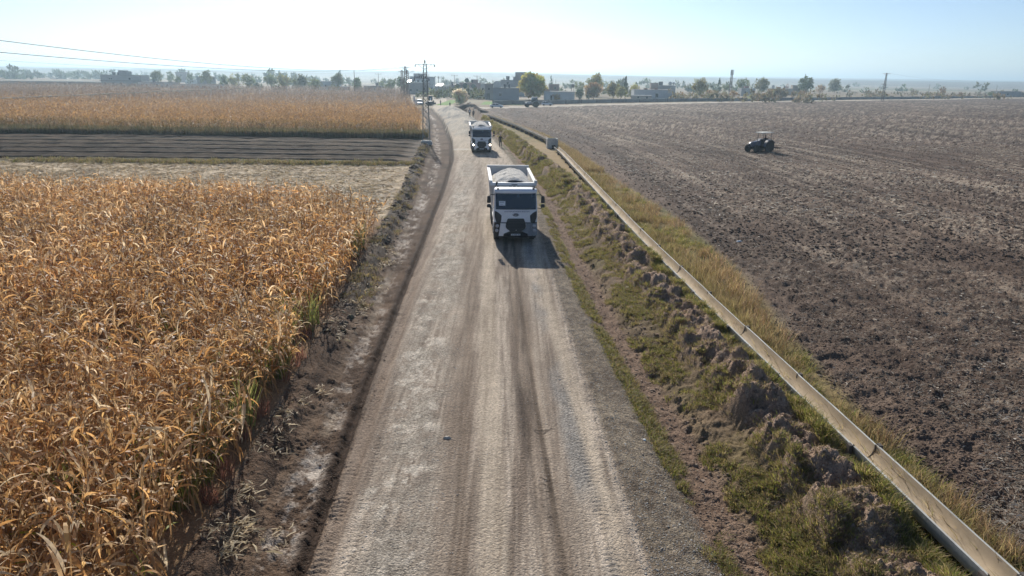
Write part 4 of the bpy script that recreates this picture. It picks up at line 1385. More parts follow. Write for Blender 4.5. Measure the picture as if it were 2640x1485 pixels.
    for s in (-1, 1):      # side wall, leaning out
        for (ya, yb) in ((y0, y1),):
            B.loft([[(s * hb, ya, 1.18), (s * ht, ya, 3.12), (s * (ht - .06), ya, 3.12), (s * (hb - .06), ya, 1.18)],
                    [(s * hb, yb, 1.18), (s * ht, yb, 3.36), (s * (ht - .06), yb, 3.36), (s * (hb - .06), yb, 1.18)]])
        for k in range(6):  # stiffening ribs
            yy = y0 + .35 + k * .96
            zt = 3.10 + .24 * (yy - y0) / (y1 - y0)
            B.loft([[(s * (hb + .001), yy, 1.2), (s * (hb + .001), yy + .10, 1.2), (s * (hb + .07), yy + .10, 1.2), (s * (hb + .07), yy, 1.2)],
                    [(s * (ht + .001), yy, zt), (s * (ht + .001), yy + .10, zt), (s * (ht + .06), yy + .10, zt), (s * (ht + .06), yy, zt)]])
    B.box(-hb, hb, y0, y1, 1.05, 1.20)
    bo = B.build('dump_body', M_bed, T)
    m = MB()               # head board with its overhanging ledge
    m.add([(-hb, y0, 1.18), (hb, y0, 1.18), (ht, y0, 3.1), (-ht, y0, 3.1), (-hb, y0 + .06, 1.18), (hb, y0 + .06, 1.18), (ht, y0 + .06, 3.1), (-ht, y0 + .06, 3.1)],
          [(0, 1, 2, 3), (7, 6, 5, 4), (0, 4, 5, 1), (1, 5, 6, 2), (2, 6, 7, 3), (3, 7, 4, 0)])
    m.box(-ht - .06, ht + .06, y0 - .24, y0 + .10, 3.101, 3.26, (0, 0, .08, 0))
    for s in (-1, 1): m.box(s * (ht + .02) - .10, s * (ht + .02) + .10, y0 - .05, y0 + .25, 3.261, 3.38, (.03, .03, .04, .04))
    hbd = m.build('headboard', M_bed, bo)
    m = MB(); m.box(-.12, .22, y0 - .253, y0 - .243, 3.13, 3.17); m.build('slot', M_dark, hbd)
    m = MB(); m.lathe([(.085, .0), (.085, -.012), (.005, -.014)], (.06, y0 - .003, 2.98), 20, 'y')
    for s in (-1, 1):
        m.prism([(.06 + s * .12, 2.95), (.06 + s * .30, 2.99), (.06 + s * .30, 3.03), (.06 + s * .14, 3.01)], lambda x, z: y0 - .013, .01)
    m.build('crest', mat('blue_crest', (.03, .09, .16), .5), hbd)
    for s in (-1, 1):      # top rails
        m = MB(); m.loft([[(s * ht - .09, y0 + .1, 3.10), (s * ht + .09, y0 + .1, 3.10), (s * ht + .09, y0 + .1, 3.25), (s * ht - .09, y0 + .1, 3.25)],
                          [(s * ht - .09, y1, 3.34), (s * ht + .09, y1, 3.34), (s * ht + .09, y1, 3.49), (s * ht - .09, y1, 3.49)]]); m.build('rail', M_bed, bo)
    m = MB()
    m.add([(-hb, y1, 1.18), (hb, y1, 1.18), (ht, y1 + .08, 3.5), (-ht, y1 + .08, 3.5), (-hb, y1 + .07, 1.18), (hb, y1 + .07, 1.18), (ht, y1 + .15, 3.5), (-ht, y1 + .15, 3.5)],
          [(0, 1, 2, 3), (7, 6, 5, 4), (0, 4, 5, 1), (1, 5, 6, 2), (2, 6, 7, 3), (3, 7, 4, 0)])
    m.box(-ht - .08, ht + .08, y1 + .03, y1 + .20, 3.501, 3.62)
    m.build('tailgate', M_bed, bo)
    return T


def make_load(label):
    nx, ny = 41, 81
    X, Y = np.meshgrid(np.linspace(-1.235, 1.235, nx), np.linspace(2.70, 8.05, ny))
    u = 1 - np.clip(np.abs(X) / 1.24, 0, 1) ** 1.8
    v = np.clip(1 - np.abs((Y - 5.2) / 2.75) ** 2.2, 0, 1)
    v = np.where(Y < 5.2, np.clip(1 - ((5.2 - Y) / 3.4) ** 2, 0, 1), np.clip(1 - ((Y - 5.2) / 2.9) ** 2, 0, 1))
    Zl = 2.86 + .88 * u ** .7 * v ** .8 + (fbm(X, Y, .7, 3, .5, 90) - .5) * .22 + (fbm(X, Y, .12, 3, .6, 91) - .5) * .07
    
    i = np.arange(nx * ny).reshape(ny, nx)
    Fq = np.stack([i[:-1, :-1], i[:-1, 1:], i[1:, 1:], i[1:, :-1]], -1).reshape(-1, 4)
    o = link('gravel_load', np_mesh('gravel_load', np.stack([X, Y, Zl], -1), F4=Fq, m=M_load, smooth=True))
    tag(o, label, 'gravel heap', None)
    return o


yaw1 = R(3.8)
t1 = make_truck('white dump truck nearest the camera, one grey unpainted bumper corner, paper in its windscreen', True, False, True, '63 ABE 426')
t1.scale = (1.03, 1.03, 1.0); t1.location = (.17, 40.35, .06); t1.rotation_euler = (0, 0, yaw1)
l1 = make_load('pale gravel heaped in the body of the nearest dump truck')
l1.scale = t1.scale; l1.location = t1.location; l1.rotation_euler = t1.rotation_euler
t2 = make_truck('white dump truck further up the road with both headlights lit', False, True, False, '63 ABE 417')
t2.location = (-4.15, 92.0, .06); t2.rotation_euler = (0, 0, R(5.0)); t2.scale = (1.03, 1.03, 1.0)
l2 = make_load('pale gravel filling the body of the dump truck with lit headlights')
l2.scale = t2.scale; l2.location = t2.location; l2.rotation_euler = t2.rotation_euler


# ---------------------------------------------------------------- cars
def make_car(label, col, kind, loc, rz, sc=1.0, cat='car'):
    """nose towards -Y; kind: sedan, hatch, van"""
    nm = {'sedan': 'parked_car', 'hatch': 'parked_car', 'van': 'van'}[kind]
    T = thing(nm, label, cat, loc, rz)
    T.scale = (sc, sc, sc)
    Mp = mat('car_paint', col, .28, var=.03, spec=.6, dirt=(.45, .41, .35), dirt_amt=.3)
    if kind == 'sedan':
        L, W, H = 4.4, 1.7, 1.43
        sill = [(0, .45, .62), (.12, .25, .72), (1.0, .25, .90), (1.35, .25, .94), (3.55, .25, .98), (4.25, .25, .93), (4.4, .4, .80)]
        roof = [(1.15, .93), (1.95, 1.36), (2.5, 1.43), (3.1, 1.38), (3.95, .97)]
    elif kind == 'hatch':
        L, W, H = 3.9, 1.65, 1.42
        sill = [(0, .45, .60), (.10, .25, .70), (.95, .25, .88), (1.3, .25, .92), (3.6, .25, .94), (3.85, .3, .86), (3.9, .4, .75)]
        roof = [(1.1, .9), (1.75, 1.36), (2.3, 1.42), (3.1, 1.38), (3.75, .95)]
    else:
        L, W, H = 4.6, 1.85, 1.85
        sill = [(0, .4, .75), (.1, .25, .9), (.9, .25, 1.12), (1.2, .25, 1.18), (4.4, .25, 1.2), (4.58, .3, 1.15), (4.6, .4, 1.0)]
        roof = [(1.0, 1.15), (1.9, 1.80), (2.4, 1.85), (4.1, 1.83), (4.5, 1.3)]
    m = MB(); rings = []
    for y, zb, zt in sill:
        e = .12 if y in (sill[0][0], sill[-1][0]) else 0
        w_ = W / 2 - e
        rings.append([(-w_ + .05, y, zb), (w_ - .05, y, zb), (w_, y, zb + .12), (w_, y, (zb + zt) / 2 + .05), (w_ - .07, y, zt), (0, y, zt + .03), (-w_ + .07, y, zt), (-w_, y, (zb + zt) / 2 + .05), (-w_, y, zb + .12)])
    m.loft(rings)
    m.build('body', Mp, T, smooth=True)
    # glasshouse and roof
    m = MB(); rings = []
    for i, (y, z) in enumerate(roof):
        wb, wt = W / 2 - .10, W / 2 - .10 - .16 * (z - roof[0][1]) / (H - roof[0][1])
        zb = np.interp(y, [s[0] for s in sill], [s[2] for s in sill]) - .05
        rings.append([(-wb, y, zb), (wb, y, zb), (wt, y, z - .01), (-wt, y, z - .01)])
    m.loft(rings); m.build('windows', M_glass, T)
    m = MB(); rr_ = roof[1:-1]
    rings = []
    y0r, y1r = rr_[0][0] - .05, rr_[-1][0] + .12
    for k in range(6):
        y = y0r + (y1r - y0r) * k / 5
        z = float(np.interp(y, [q[0] for q in roof], [q[1] for q in roof])) + .012
        w_ = W / 2 - .235
        rings.append([(-w_, y, z - .045), (w_, y, z - .045), (w_ - .04, y, z), (-w_ + .04, y, z)])
    m.loft(rings); m.build('roof', Mp, T, smooth=True)
    m = MB()
    for s in (-1, 1):
        for (ya, za), (yb, zb_) in ((roof[0], roof[1]), (roof[-1], roof[-2])):
            m.bar((s * (W / 2 - .10), ya, za), (s * (W / 2 - .235), yb, zb_), .07)
        ym = (roof[1][0] + roof[-2][0]) / 2
        m.bar((s * (W / 2 - .09), ym, roof[0][1]), (s * (W / 2 - .235), ym, H - .03), .07)
    m.build('pillar', Mp, T)
    for s in (-1, 1):
        for y in (.78, L - .85): wheel(T, s * (W / 2 - .10), y, .31, .2, s)
        m = MB(); m.box(s * .55 - .2, s * .55 + .2, .0, .14, sill[0][2] - .08, sill[0][2] + .08, (.02, .02, .06, 0)); m.build('headlight', M_lens, T)
        m = MB(); m.box(s * .6 - .15, s * .6 + .15, L - .06, L + .01, .68, .86); m.build('tail_light', mat('tail_red', (.3, .02, .02), .3), T)
        m = MB(); m.box(s * (W / 2 + .07) - .07, s * (W / 2 + .07) + .07, 1.35, 1.45, roof[0][1] + .02, roof[0][1] + .15); m.build('wing_mirror', Mp, T, bevel=.02)
    m = MB(); m.box(-.45, .45, -.02, .06, .46, .62); m.build('grille', M_black, T, bevel=.02)
    m = MB(); m.box(-W / 2 + .1, W / 2 - .1, -.04, .25, .28, .42); m.build('bumper', Mp if kind != 'van' else M_black, T, bevel=.03)
    return T


def at(u, v, dz=0.0):
    p, t = P(u, v)
    return Vector((p.x, p.y, ground_z(p.x, p.y) + dz)), t


c, _ = at(1281, 278)
make_car('silver white saloon car parked side on left of the cabbed tractor', (.66, .68, .70), 'sedan', (c.x + 2.1, c.y, c.z), R(90))
c, _ = at(1411, 272.5)
make_car('pale hatchback parked behind the cabbed tractor', (.60, .64, .68), 'hatch', (c.x + 1.9, c.y + 1, c.z), R(90), 1.05)
c, _ = at(1084, 272.5)
make_car('white van parked facing the camera at the maize corner beside the white posts', (.74, .77, .80), 'van', c, R(14), 1.08, 'van')


# ---------------------------------------------------------------- tractors
def make_tractor(label, kind, loc, rz, col, rx=0):
    T = thing('tractor', label, 'tractor', loc, rz)
    Mt = mat('tractor_paint', col, .4, var=.1, spec=.5, dirt=(.3, .24, .18), dirt_amt=.5)
    Mb_ = mat('tractor_blue', (.03, .06, .16), .45, var=.1)
    for s in (-1, 1):
        wheel(T, s * .82, 2.95, .80, .46, s, lug=18)
        wheel(T, s * .80, .62, .52, .32, s, lug=16)
    m = MB(); m.cyl((0, 2.95, .8), (1, 0, 0), .12, 1.5, 8); m.cyl((0, .62, .52), (1, 0, 0), .08, 1.4, 8); m.box(-.25, .25, .3, 3.2, .55, .95); m.build('chassis', M_dark, T)
    m = MB()
    m.loft([[(-w_, y, z0), (w_, y, z0), (w_, y, z1 - .1), (w_ * .7, y, z1), (-w_ * .7, y, z1), (-w_, y, z1 - .1)] for y, w_, z0, z1 in ((.05, .24, .8, 1.22), (.2, .3, .8, 1.38), (.9, .33, .85, 1.5), (1.75, .36, .9, 1.6))])
    m.build('bonnet', Mt, T, smooth=True)
    m = MB(); m.box(-.2, .2, .02, .06, .85, 1.2); m.build('grille', M_black, T)
    for s in (-1, 1):
        m = MB(); rings = []
        for k in range(9):
            a = math.pi * (.0 + .85 * k / 8)
            ya, za = 2.95 - .92 * math.cos(a), .85 + .90 * math.sin(a)
            rings.append([(s * .56, ya, za), (s * 1.04, ya, za), (s * 1.04, ya, za - .05), (s * .56, ya, za - .05)])
        m.loft(rings); m.build('fender', Mt, T, smooth=True)
        m = MB(); m.cyl((s * .18, -.0, 1.12), (0, 1, 0), .07, .06, 12); m.build('headlight', M_lens, T)
    m = MB(); m.tube([(.28, 1.2, 1.45), (.28, 1.2, 2.25)], .035, 8); m.build('exhaust', M_black, T)
    m = MB(); m.box(-.25, .25, 2.75, 3.25, 1.28, 1.40); m.box(-.25, .25, 3.18, 3.28, 1.401, 1.85); m.build('seat', M_black, T, bevel=.03)
    m = MB(); m.tube([(0, 1.8, 1.45), (0, 2.12, 1.75)], .025, 6)
    m.lathe([(.17, -.012), (.19, 0), (.17, .012)], (0, 2.13, 1.77), 16); m.build('steering_wheel', M_black, T)
    if kind == 'open':
        m = MB()
        for x, y in ((-.52, 2.0), (.52, 2.0), (-.55, 3.45), (.55, 3.45)): m.tube([(x, y, 1.4), (x * .98, y, 2.62)], .028, 6)
        m.build('canopy_post', M_black, T)
        m = MB(); m.loft([[(-w_, y, z), (w_, y, z), (w_ * .92, y, z + .09), (-w_ * .92, y, z + .09)] for y, w_, z in ((1.55, .72, 2.60), (1.75, .78, 2.64), (3.6, .78, 2.64), (3.8, .72, 2.60))])
        m.build('canopy', mat('cream_canopy', (.70, .67, .58), .6, var=.06), T, bevel=.02)
        m = MB()          # cultivator on the linkage
        for s in (-.35, .35): m.bar((s, 3.5, .7), (s, 4.3, .6), .06)
        m.box(-1.15, 1.15, 4.25, 4.35, .5, .6); m.box(-1.15, 1.15, 4.95, 5.05, .5, .6)
        for s in (-1, 0, 1): m.box(s * 1.05 - .04, s * 1.05 + .04, 4.351, 4.949, .5, .58)
        for k in range(7):
            x = -1.05 + .35 * k
            for yy in ((4.3, 5.0)[k % 2],): m.tube([(x, yy, .55), (x, yy + .22, .32), (x, yy + .02, .02)], .03, 4)
        m.build('cultivator', M_dark, T)
    else:
        m = MB(); rings = []
        for z, a, y0_, y1_ in ((1.35, .62, 1.75, 3.3), (1.9, .66, 1.72, 3.4), (2.62, .58, 1.95, 3.25)): rings.append([(-a, y0_, z), (a, y0_, z), (a, y1_, z), (-a, y1_, z)])
        m.loft(rings); m.build('cab_glass', M_glass, T)
        m = MB()
        for x, ya, yb in ((-1, 1.72, 1.95), (1, 1.72, 1.95), (-1, 3.4, 3.25), (1, 3.4, 3.25)):
            m.bar((x * .66, ya, 1.9), (x * .58, yb, 2.62), .07); m.bar((x * .66, ya, 1.9), (x * .62, ya + (.03 if ya < 2 else -.1), 1.35), .07)
        m.build('cab_frame', M_black, T)
        m = MB(); m.box(-.68, .68, 1.8, 3.4, 2.621, 2.80, (.08, .08, .1, .1)); m.build('cab_roof', mat('cab_roof_paint', (.62, .60, .55), .5), T, bevel=.04)
    return T


c, _ = at(1958, 392)
trac = make_tractor('blue open tractor with a cream canopy, pulling a cultivator across the ploughed field', 'open', (c.x - 1.7, c.y - .6, c.z - .04), R(-62), (.06, .08, .13))
c, _ = at(1372, 276)
make_tractor('dark cabbed tractor standing at the field edge between the two pale cars', 'cab', (c.x - 2.6, c.y - .4, c.z), R(-82), (.42, .44, .46)).scale = (1.28, 1.28, 1.2)


# grader working at the end of the road
c, t_ = at(1110, 270)
G = thing('road_grader', 'dark road grader facing the camera behind the white van', 'grader', c, R(6))
for s in (-1, 1):
    wheel(G, s * 1.05, .8, .62, .42, s); wheel(G, s * 1.05, 5.4, .66, .42, s); wheel(G, s * 1.05, 6.9, .66, .42, s)
M_yel = mat('worn_machine_paint', (.20, .17, .12), .5, var=.15, dirt=(.12, .10, .08), dirt_amt=.6)
m = MB(); m.loft([[(-.2, y, z), (.2, y, z), (.2, y, z + .4), (-.2, y, z + .4)] for y, z in ((.5, 1.0), (1.6, 1.5), (3.8, 1.6), (4.6, 1.1))]); m.box(-1.0, 1.0, .65, .95, .6, .9); m.build('frame', M_yel, G)
m = MB(); m.loft([[(-.62, y, 1.1), (.62, y, 1.1), (.58, y, z), (-.58, y, z)] for y, z in ((5.0, 2.0), (7.6, 1.8))]); m.build('engine_cover', M_yel, G)
m = MB(); m.box(-.72, .72, 3.7, 5.1, 1.5, 2.9, (.05, .05, .1, .05)); m.build('cab', M_glass, G)
m = MB(); m.box(-.8, .8, 3.6, 5.2, 2.901, 3.05); m.build('cab_roof', mat('orange_roof', (.62, .30, .14), .5), G, bevel=.03)
m = MB(); m.loft([[(-1.9, 2.6 + a, .05 + b_), (1.9, 2.3 + a, .05 + b_), (1.9, 2.33 + a, .05 + b_), (-1.9, 2.63 + a, .05 + b_)] for a, b_ in ((0, 0), (.08, .3), (0, .65))]); m.cyl((0, 2.7, .95), (0, 0, 1), .7, .08, 20); m.build('blade', M_dark, G)
m = MB(); m.box(-.22, .22, .30, .36, 1.5, 2.2); m.build('white_board', M_paper, G)
# bucket loader next to it? only its front box shows: a dark water bowser trailer
c, t_ = at(1103, 271.5)
Q = thing('roller_drum', 'dark steel drum roller standing right of the white van', 'roller', (c.x + .9, c.y - 2.5, c.z), R(4))
m = MB(); m.cyl((0, 0, .75), (1, 0, 0), .75, 2.1, 28); m.build('drum', mat('drum_steel', (.14, .13, .12), .5, metal=.4), Q, smooth=True)
m = MB(); m.box(-1.25, -1.1, -.3, 2.0, .6, .95); m.box(1.1, 1.25, -.3, 2.0, .6, .95); m.box(-1.099, 1.099, 1.7, 2.0, .6, 1.5); m.build('frame', M_dark, Q)

# motorcycle leaning at the bush
c, t_ = at(1214, 271)
K = thing('motorcycle', 'small motorcycle with pale tank parked in front of the dry bush', 'motorcycle', c, R(70))
for y in (0, 1.25):
    m = MB(); m.lathe([(.24, -.04), (.30, -.045), (.32, 0), (.30, .045), (.24, .04)], (0, y, .32), 20, 'x'); m.build('wheel', M_tyre, K, smooth=True)
m = MB(); m.tube([(0, 0, .32), (0, .3, .95)], .03, 6); m.tube([(-.3, .36, 1.05), (.3, .36, 1.05)], .02, 6); m.tube([(0, .3, .85), (0, .75, .5), (0, 1.25, .32)], .035, 6); m.box(-.1, .1, .45, .8, .25, .6); m.build('frame', M_black, K)
m = MB(); m.loft([[(-w_, y, z - .12), (w_, y, z - .12), (w_, y, z), (-w_, y, z)] for y, w_, z in ((.32, .08, .85), (.5, .14, .95), (.75, .10, .86))]); m.build('tank', M_white, K, smooth=True)
m = MB(); m.box(-.12, .12, .76, 1.35, .78, .88); m.build('seat', M_black, K, bevel=.03)
m = MB(); m.box(-.16, .16, .08, .2, .72, 1.0); m.build('headlight', M_white, K, bevel=.03)


# ---------------------------------------------------------------- people
def skin(joints, edges, name, root=0):
    me = bpy.data.meshes.new(name)
    me.from_pydata([j[:3] for j in joints], edges, [])
    o = bpy.data.objects.new(name, me)
    COL.objects.link(o)
    md = o.modifiers.new('s', 'SKIN')
    for i, j in enumerate(joints):
        r_ = j[3] if isinstance(j[3], tuple) else (j[3], j[3])
        me.skin_vertices[0].data[i].radius = r_
    me.skin_vertices[0].data[root].use_root = True
    md.use_smooth_shade = True
    sb = o.modifiers.new('b', 'SUBSURF'); sb.levels = 1; sb.render_levels = 1
    dg = bpy.context.evaluated_depsgraph_get()
    out = bpy.data.meshes.new_from_object(o.evaluated_get(dg))
    bpy.data.objects.remove(o)
    return out


M_skin = mat('skin', (.36, .21, .14), .6)
M_hair = mat('dark_hair', (.02, .016, .013), .7)


def person(label, loc, rz, jacket, trousers, hat=None, stride=.25, arm=0.0, h=1.76, sit=False, shirt=None, hold=False):
    """facing -Y; stride in metres between the feet, arm: forward reach of the right arm"""
    k = h / 1.76
    J = []; E_ = []

    def j(x, y, z, r_, par=None):
        J.append((x * k, y * k, z * k, (r_[0] * k, r_[1] * k) if isinstance(r_, tuple) else r_ * k))
        if par is not None: E_.append((par, len(J) - 1))
        return len(J) - 1
    zp = .93 if not sit else .55
    pel = j(0, 0, zp, (.155, .115))
    wa = j(0, .0, zp + .18, (.145, .105), pel)
    ch = j(0, -.01, zp + .38, (.17, .115), wa)
    sh = j(0, 0, zp + .50, (.13, .09), ch)
    nk = j(0, -.01, zp + .58, .055, sh)
    hd = j(0, -.02, zp + .68, (.072, .085), nk)
    hd2 = j(0, -.02, zp + .78, (.068, .082), hd)
    j(0, -.01, zp + .835, .035, hd2)
    j(0, -.115, zp + .69, .014, hd)          # nose
    for s in (-1, 1):
        j(s * .082, 0, zp + .69, .012, hd)   # ears
        fy = -s * stride / 2
        if sit:
            hp = j(s * .11, -.05, zp - .01, .095, pel); kn = j(s * .16, -.45, zp - .0, .07, hp); an = j(s * .17, -.50, zp - .42, .05, kn); fo = j(s * .17, -.62, zp - .46, .04, an)
        else:
            hp = j(s * .10, 0, zp - .08, .095, pel); kn = j(s * .10, fy * .55 - .03, .49, .068, hp); an = j(s * .10, fy + .03, .09, .045, kn); fo = j(s * .11, fy - .13, .035, (.045, .03), an)
        so = j(s * .19, 0, zp + .48, .062, sh)
        if hold and s == 1:
            el = j(s * .27, -.05, zp + .24, .047, so); wr = j(s * .46, -.16, zp + .26, .034, el); dx = Vector((.75, -.6, .05)).normalized()
        elif arm and s == 1 or sit:
            el = j(s * .25, -.12, zp + .26, .047, so); wr = j(s * .20, -.36, zp + .22, .034, el); dx = Vector((0, -1, -.1))
        else:
            el = j(s * .25, .02 + fy * -.25, zp + .22, .047, so); wr = j(s * .26, -.04 - fy * .5, zp - .02, .034, el); dx = Vector((0, -.25, -1)).normalized()
        w_ = Vector(J[wr][:3]) / k
        pm = w_ + dx * .06
        pa = j(pm.x, pm.y, pm.z, (.036, .022), wr)
        sidev = dx.cross(Vector((1, .2, 0))).normalized()
        for q, ln in zip((-.027, -.009, .009, .027), (.07, .085, .08, .062)):
            a_ = pm + dx * .05 + sidev * q
            b_ = a_ + dx * ln * .5 + Vector((-s * .008, 0, 0)); c_ = a_ + dx * ln + Vector((-s * .026, 0, 0))
            f1 = j(a_.x, a_.y, a_.z, .010, pa); f2 = j(b_.x, b_.y, b_.z, .009, f1); j(c_.x, c_.y, c_.z, .007, f2)
        a_ = pm - sidev * .035 + dx * .01; b_ = pm - sidev * .055 + dx * .045
        f1 = j(a_.x, a_.y, a_.z, .011, pa); j(b_.x, b_.y, b_.z, .009, f1)
    me = skin(J, E_, 'body')
    Mj = mat('jacket', jacket, .85, var=.15, scale=8); Mt = mat('trousers', trousers, .85, var=.15, scale=8); Msh = mat('shoe', (.03, .025, .02), .7)
    me.materials.clear()
    for mm in (Mj, Mt, M_skin, Msh) + ((mat('shirt', shirt, .8),) if shirt else ()): me.materials.append(mm)
    for p in me.polygons:
        c_ = Vector(p.center) / k
        i = 0
        if c_.z > zp + .565: i = 2
        elif not sit and c_.z < zp - .02 and abs(c_.x) < .205: i = 1 if c_.z > .09 else 3
        elif sit and c_.z < zp + .05 and c_.y > -.7 and abs(c_.x) < .26: i = 1
        elif not sit and c_.z < zp - .035: i = 2
        elif shirt and abs(c_.x) < .06 and c_.y < -.05 and c_.z > zp + .05: i = 4
        if hold and c_.x > .47: i = 2
        p.material_index = i
    T = thing('person', label, 'person', loc, rz)
    link('body', me, T)
    m = MB()
    zc = (zp + .78) * k
    prof = [(.093 * k, -.02 * k), (.097 * k, .02 * k), (.08 * k, .075 * k), (.04 * k, .10 * k), (.004, .105 * k)]
    m.lathe(prof, (0, -.008, zc), 14)
    if hat: m.build('cap', mat('cap', hat, .8), T, smooth=True)
    else: m.build('hair', M_hair, T, smooth=True)
    return T


def pl(u, v): 
    c_, _ = at(u, v); return c_


person('man in a dark jacket and pale cap walking beside the truck with lit headlights', pl(1290, 380.5), R(8), (.03, .034, .033), (.022, .025, .03), hat=(.35, .33, .30), stride=.30, hold=True, h=1.80)
c = pl(1290, 380.5)
m = MB(); m.tube([(c.x + .50, c.y - .16, c.z + 1.20), (c.x + .95, c.y - .30, c.z + 1.16)], .012, 5); o = m.build('stick', mat('pale_wood', (.5, .42, .3), .8)); tag(o, 'short pale stick held out by the man beside the truck', 'stick')
person('man in a dark suit and light shirt behind the second truck', pl(1211, 311), R(5), (.022, .026, .035), (.02, .022, .028), shirt=(.62, .66, .70), stride=.12, h=1.82)
person('man in black behind the second truck, right of the light shirted man', pl(1220.5, 312), R(-4), (.02, .022, .024), (.018, .02, .022), stride=.14, h=1.80)
person('man in dark clothes at the road edge before the green patch', pl(1136, 271.5), R(-25), (.03, .032, .04), (.03, .03, .035), stride=.1, h=1.82)
person('man in khaki green clothes standing astride left of the dry bush', pl(1160, 277.5), R(15), (.06, .065, .035), (.045, .05, .03), stride=.34, h=1.85)
dvr = person('driver in dark clothes seated on the open tractor under the canopy', (0, 0, 0), 0, (.02, .025, .05), (.02, .02, .03), sit=True, h=1.74)
dvr.matrix_world = trac.matrix_basis @ Matrix.Translation((0, 2.95, .86))
# ---------------------------------------------------------------- pylons, poles, wires
M_steel = mat('galvanised_lattice', (.20, .20, .19), .6, metal=.3, var=.2, scale=2)
M_rust = mat('weathered_lattice', (.24, .19, .165), .7, metal=.2, var=.2, scale=2)
M_wood = mat('pole_wood', (.13, .11, .09), .9, var=.25, scale=3)
M_ins = mat('insulator', (.06, .045, .04), .3)
M_wire = mat('wire', (.10, .10, .11), .6)


def lattice(name, label, x, y, H, wb, wt, arms, M_, cat='pylon', rz=0.0, r_=.045, panels=None, z0=None, lean=0.0):
    z0 = ground_z(x, y) if z0 is None else z0
    T = thing(name, label, cat, (x, y, z0), rz)
    if lean: T.rotation_euler = (0, lean, rz)
    for sx_ in (-1, 1):
        for sy_ in (-1, 1):
            m = MB(); m.bar((sx_ * wb / 2, sy_ * wb / 2, -.1), (sx_ * wt / 2, sy_ * wt / 2, H), r_ * 2); m.build('leg', M_, T)
    m = MB(); z = .15; n = 0
    while z < H - .2:
        w_ = wb + (wt - wb) * z / H
        z2 = min(H, z + max(.55, w_ * 1.0)); w2 = wb + (wt - wb) * z2 / H
        for f_ in range(4):
            a = [(-w_ / 2, -w_ / 2), (w_ / 2, -w_ / 2), (w_ / 2, w_ / 2), (-w_ / 2, w_ / 2)]
            b_ = [(-w2 / 2, -w2 / 2), (w2 / 2, -w2 / 2), (w2 / 2, w2 / 2), (-w2 / 2, w2 / 2)]
            i, k = f_, (f_ + 1) % 4
            m.bar((*a[i], z), (*b_[k], z2), r_ * 1.0); m.bar((*a[k], z), (*b_[i], z2), r_ * 1.0)
            if n % 3 == 0: m.bar((*a[i], z), (*a[k], z), r_)
        z = z2; n += 1
    m.build('bracing', M_, T)
    tips = []
    for (za, half, one) in arms:
        m = MB()
        xs_ = ((-half, half) if not one else (-half, wb * .5))
        m.bar((xs_[0], 0, za), (xs_[1], 0, za), r_ * 1.8)
        if not one:
            for s in (-1, 1): m.bar((s * half * .75, 0, za), (s * wt / 2, 0, za - half * .45), r_ * 1.3)
        m.build('crossarm', M_, T)
        for s in xs_:
            m = MB(); m.lathe([(.02, -.35), (.09, -.28), (.05, -.2), (.09, -.12), (.02, 0)], (s, 0, za), 8); m.build('insulator', M_ins, T)
            tips.append(Vector((x + s * math.cos(rz), y + s * math.sin(rz), z0 + za)))
    return T, tips


T1, tips1 = lattice('lattice_pylon', 'tall lattice power pylon at the left edge of the road near the maize corner', -12.9, 105.5, 11.15, 1.08, .42, [(11.05, 1.38, False), (9.15, 1.55, True)], M_steel, rz=R(4), r_=.034)
m = MB(); m.lathe([(.05, 0), (.13, .12), (.06, .2), (.13, .32), (.06, .42), (.10, .5), (.02, .6)], (0, 0, 11.15), 10); m.build('insulator', M_ins, T1)
for k in range(6):
    m = MB(); m.lathe([(.03, 0), (.09, .08), (.04, .14), (.09, .2), (.02, .27)], (-1.45 + k * .3, 0, 9.2), 8); m.build('insulator', M_ins, T1)
m = MB(); m.loft([[(a * .85 * (1 + b), c_ * .85 * (1 + b), z) for a, c_ in ((-1, -1), (1, -1), (1, 1), (-1, 1))] for z, b in ((-.2, 0), (.32, -.1), (.42, -.35))])
o = m.build('concrete_footing', M_conc, T1, bevel=.04)
Tl, tl = lattice('lattice_pylon', 'dark lattice pylon cut off by the left edge of the photo', -81.9, 107.5, 14.0, 1.9, .6, [(13.8, 1.6, False), (11.9, 2.2, False)], M_rust, rz=R(10), r_=.07)
Ta, ta = lattice('lattice_pylon', 'distant pale lattice pylon with a wide double crossarm, left of the tall near pylon', *P(1047, 262)[0].xy, Zat(1047, 171, P(1047, 262)[0].y), 1.6, .6, [(Zat(1047, 171, P(1047, 262)[0].y) - .3, 2.0, False)], M_rust, r_=.07, z0=0)
Tb, tb = lattice('lattice_pylon', 'distant grey lattice pylon just right of the double crossarm one', *P(1052, 255)[0].xy, Zat(1052, 180, P(1052, 255)[0].y), 1.8, .6, [(Zat(1052, 180, P(1052, 255)[0].y) - .5, 3.0, False)], M_rust, r_=.07, z0=0)
Tc, tc_ = lattice('lattice_pylon', 'faintest of the three distant lattice pylons, standing leftmost', *P(1038, 255)[0].xy, Zat(1038, 180, P(1038, 255)[0].y), 1.6, .6, [(Zat(1038, 182, P(1038, 255)[0].y) - .3, 1.6, False)], M_rust, r_=.06, z0=0)
p, t = P(2275, 259)
Td, td = lattice('lattice_pylon', 'slim lattice pylon behind the white road on the right, alone against the sky', p.x, p.y, Zat(2286, 188, p.y), 1.3, .5, [(Zat(2286, 189, p.y) - .1, 2.0, False), (Zat(2280, 217, p.y), 1.9, True)], M_rust, rz=R(-15), r_=.06, z0=0)
p, t = P(1881, 252)
Te, te = lattice('floodlight_mast', 'lattice mast carrying banks of lamps among the trees on the right', p.x, p.y, Zat(1890, 180, p.y), 1.5, .7, [], M_rust, 'mast', r_=.07, z0=0)
Hm = Zat(1890, 180, p.y)
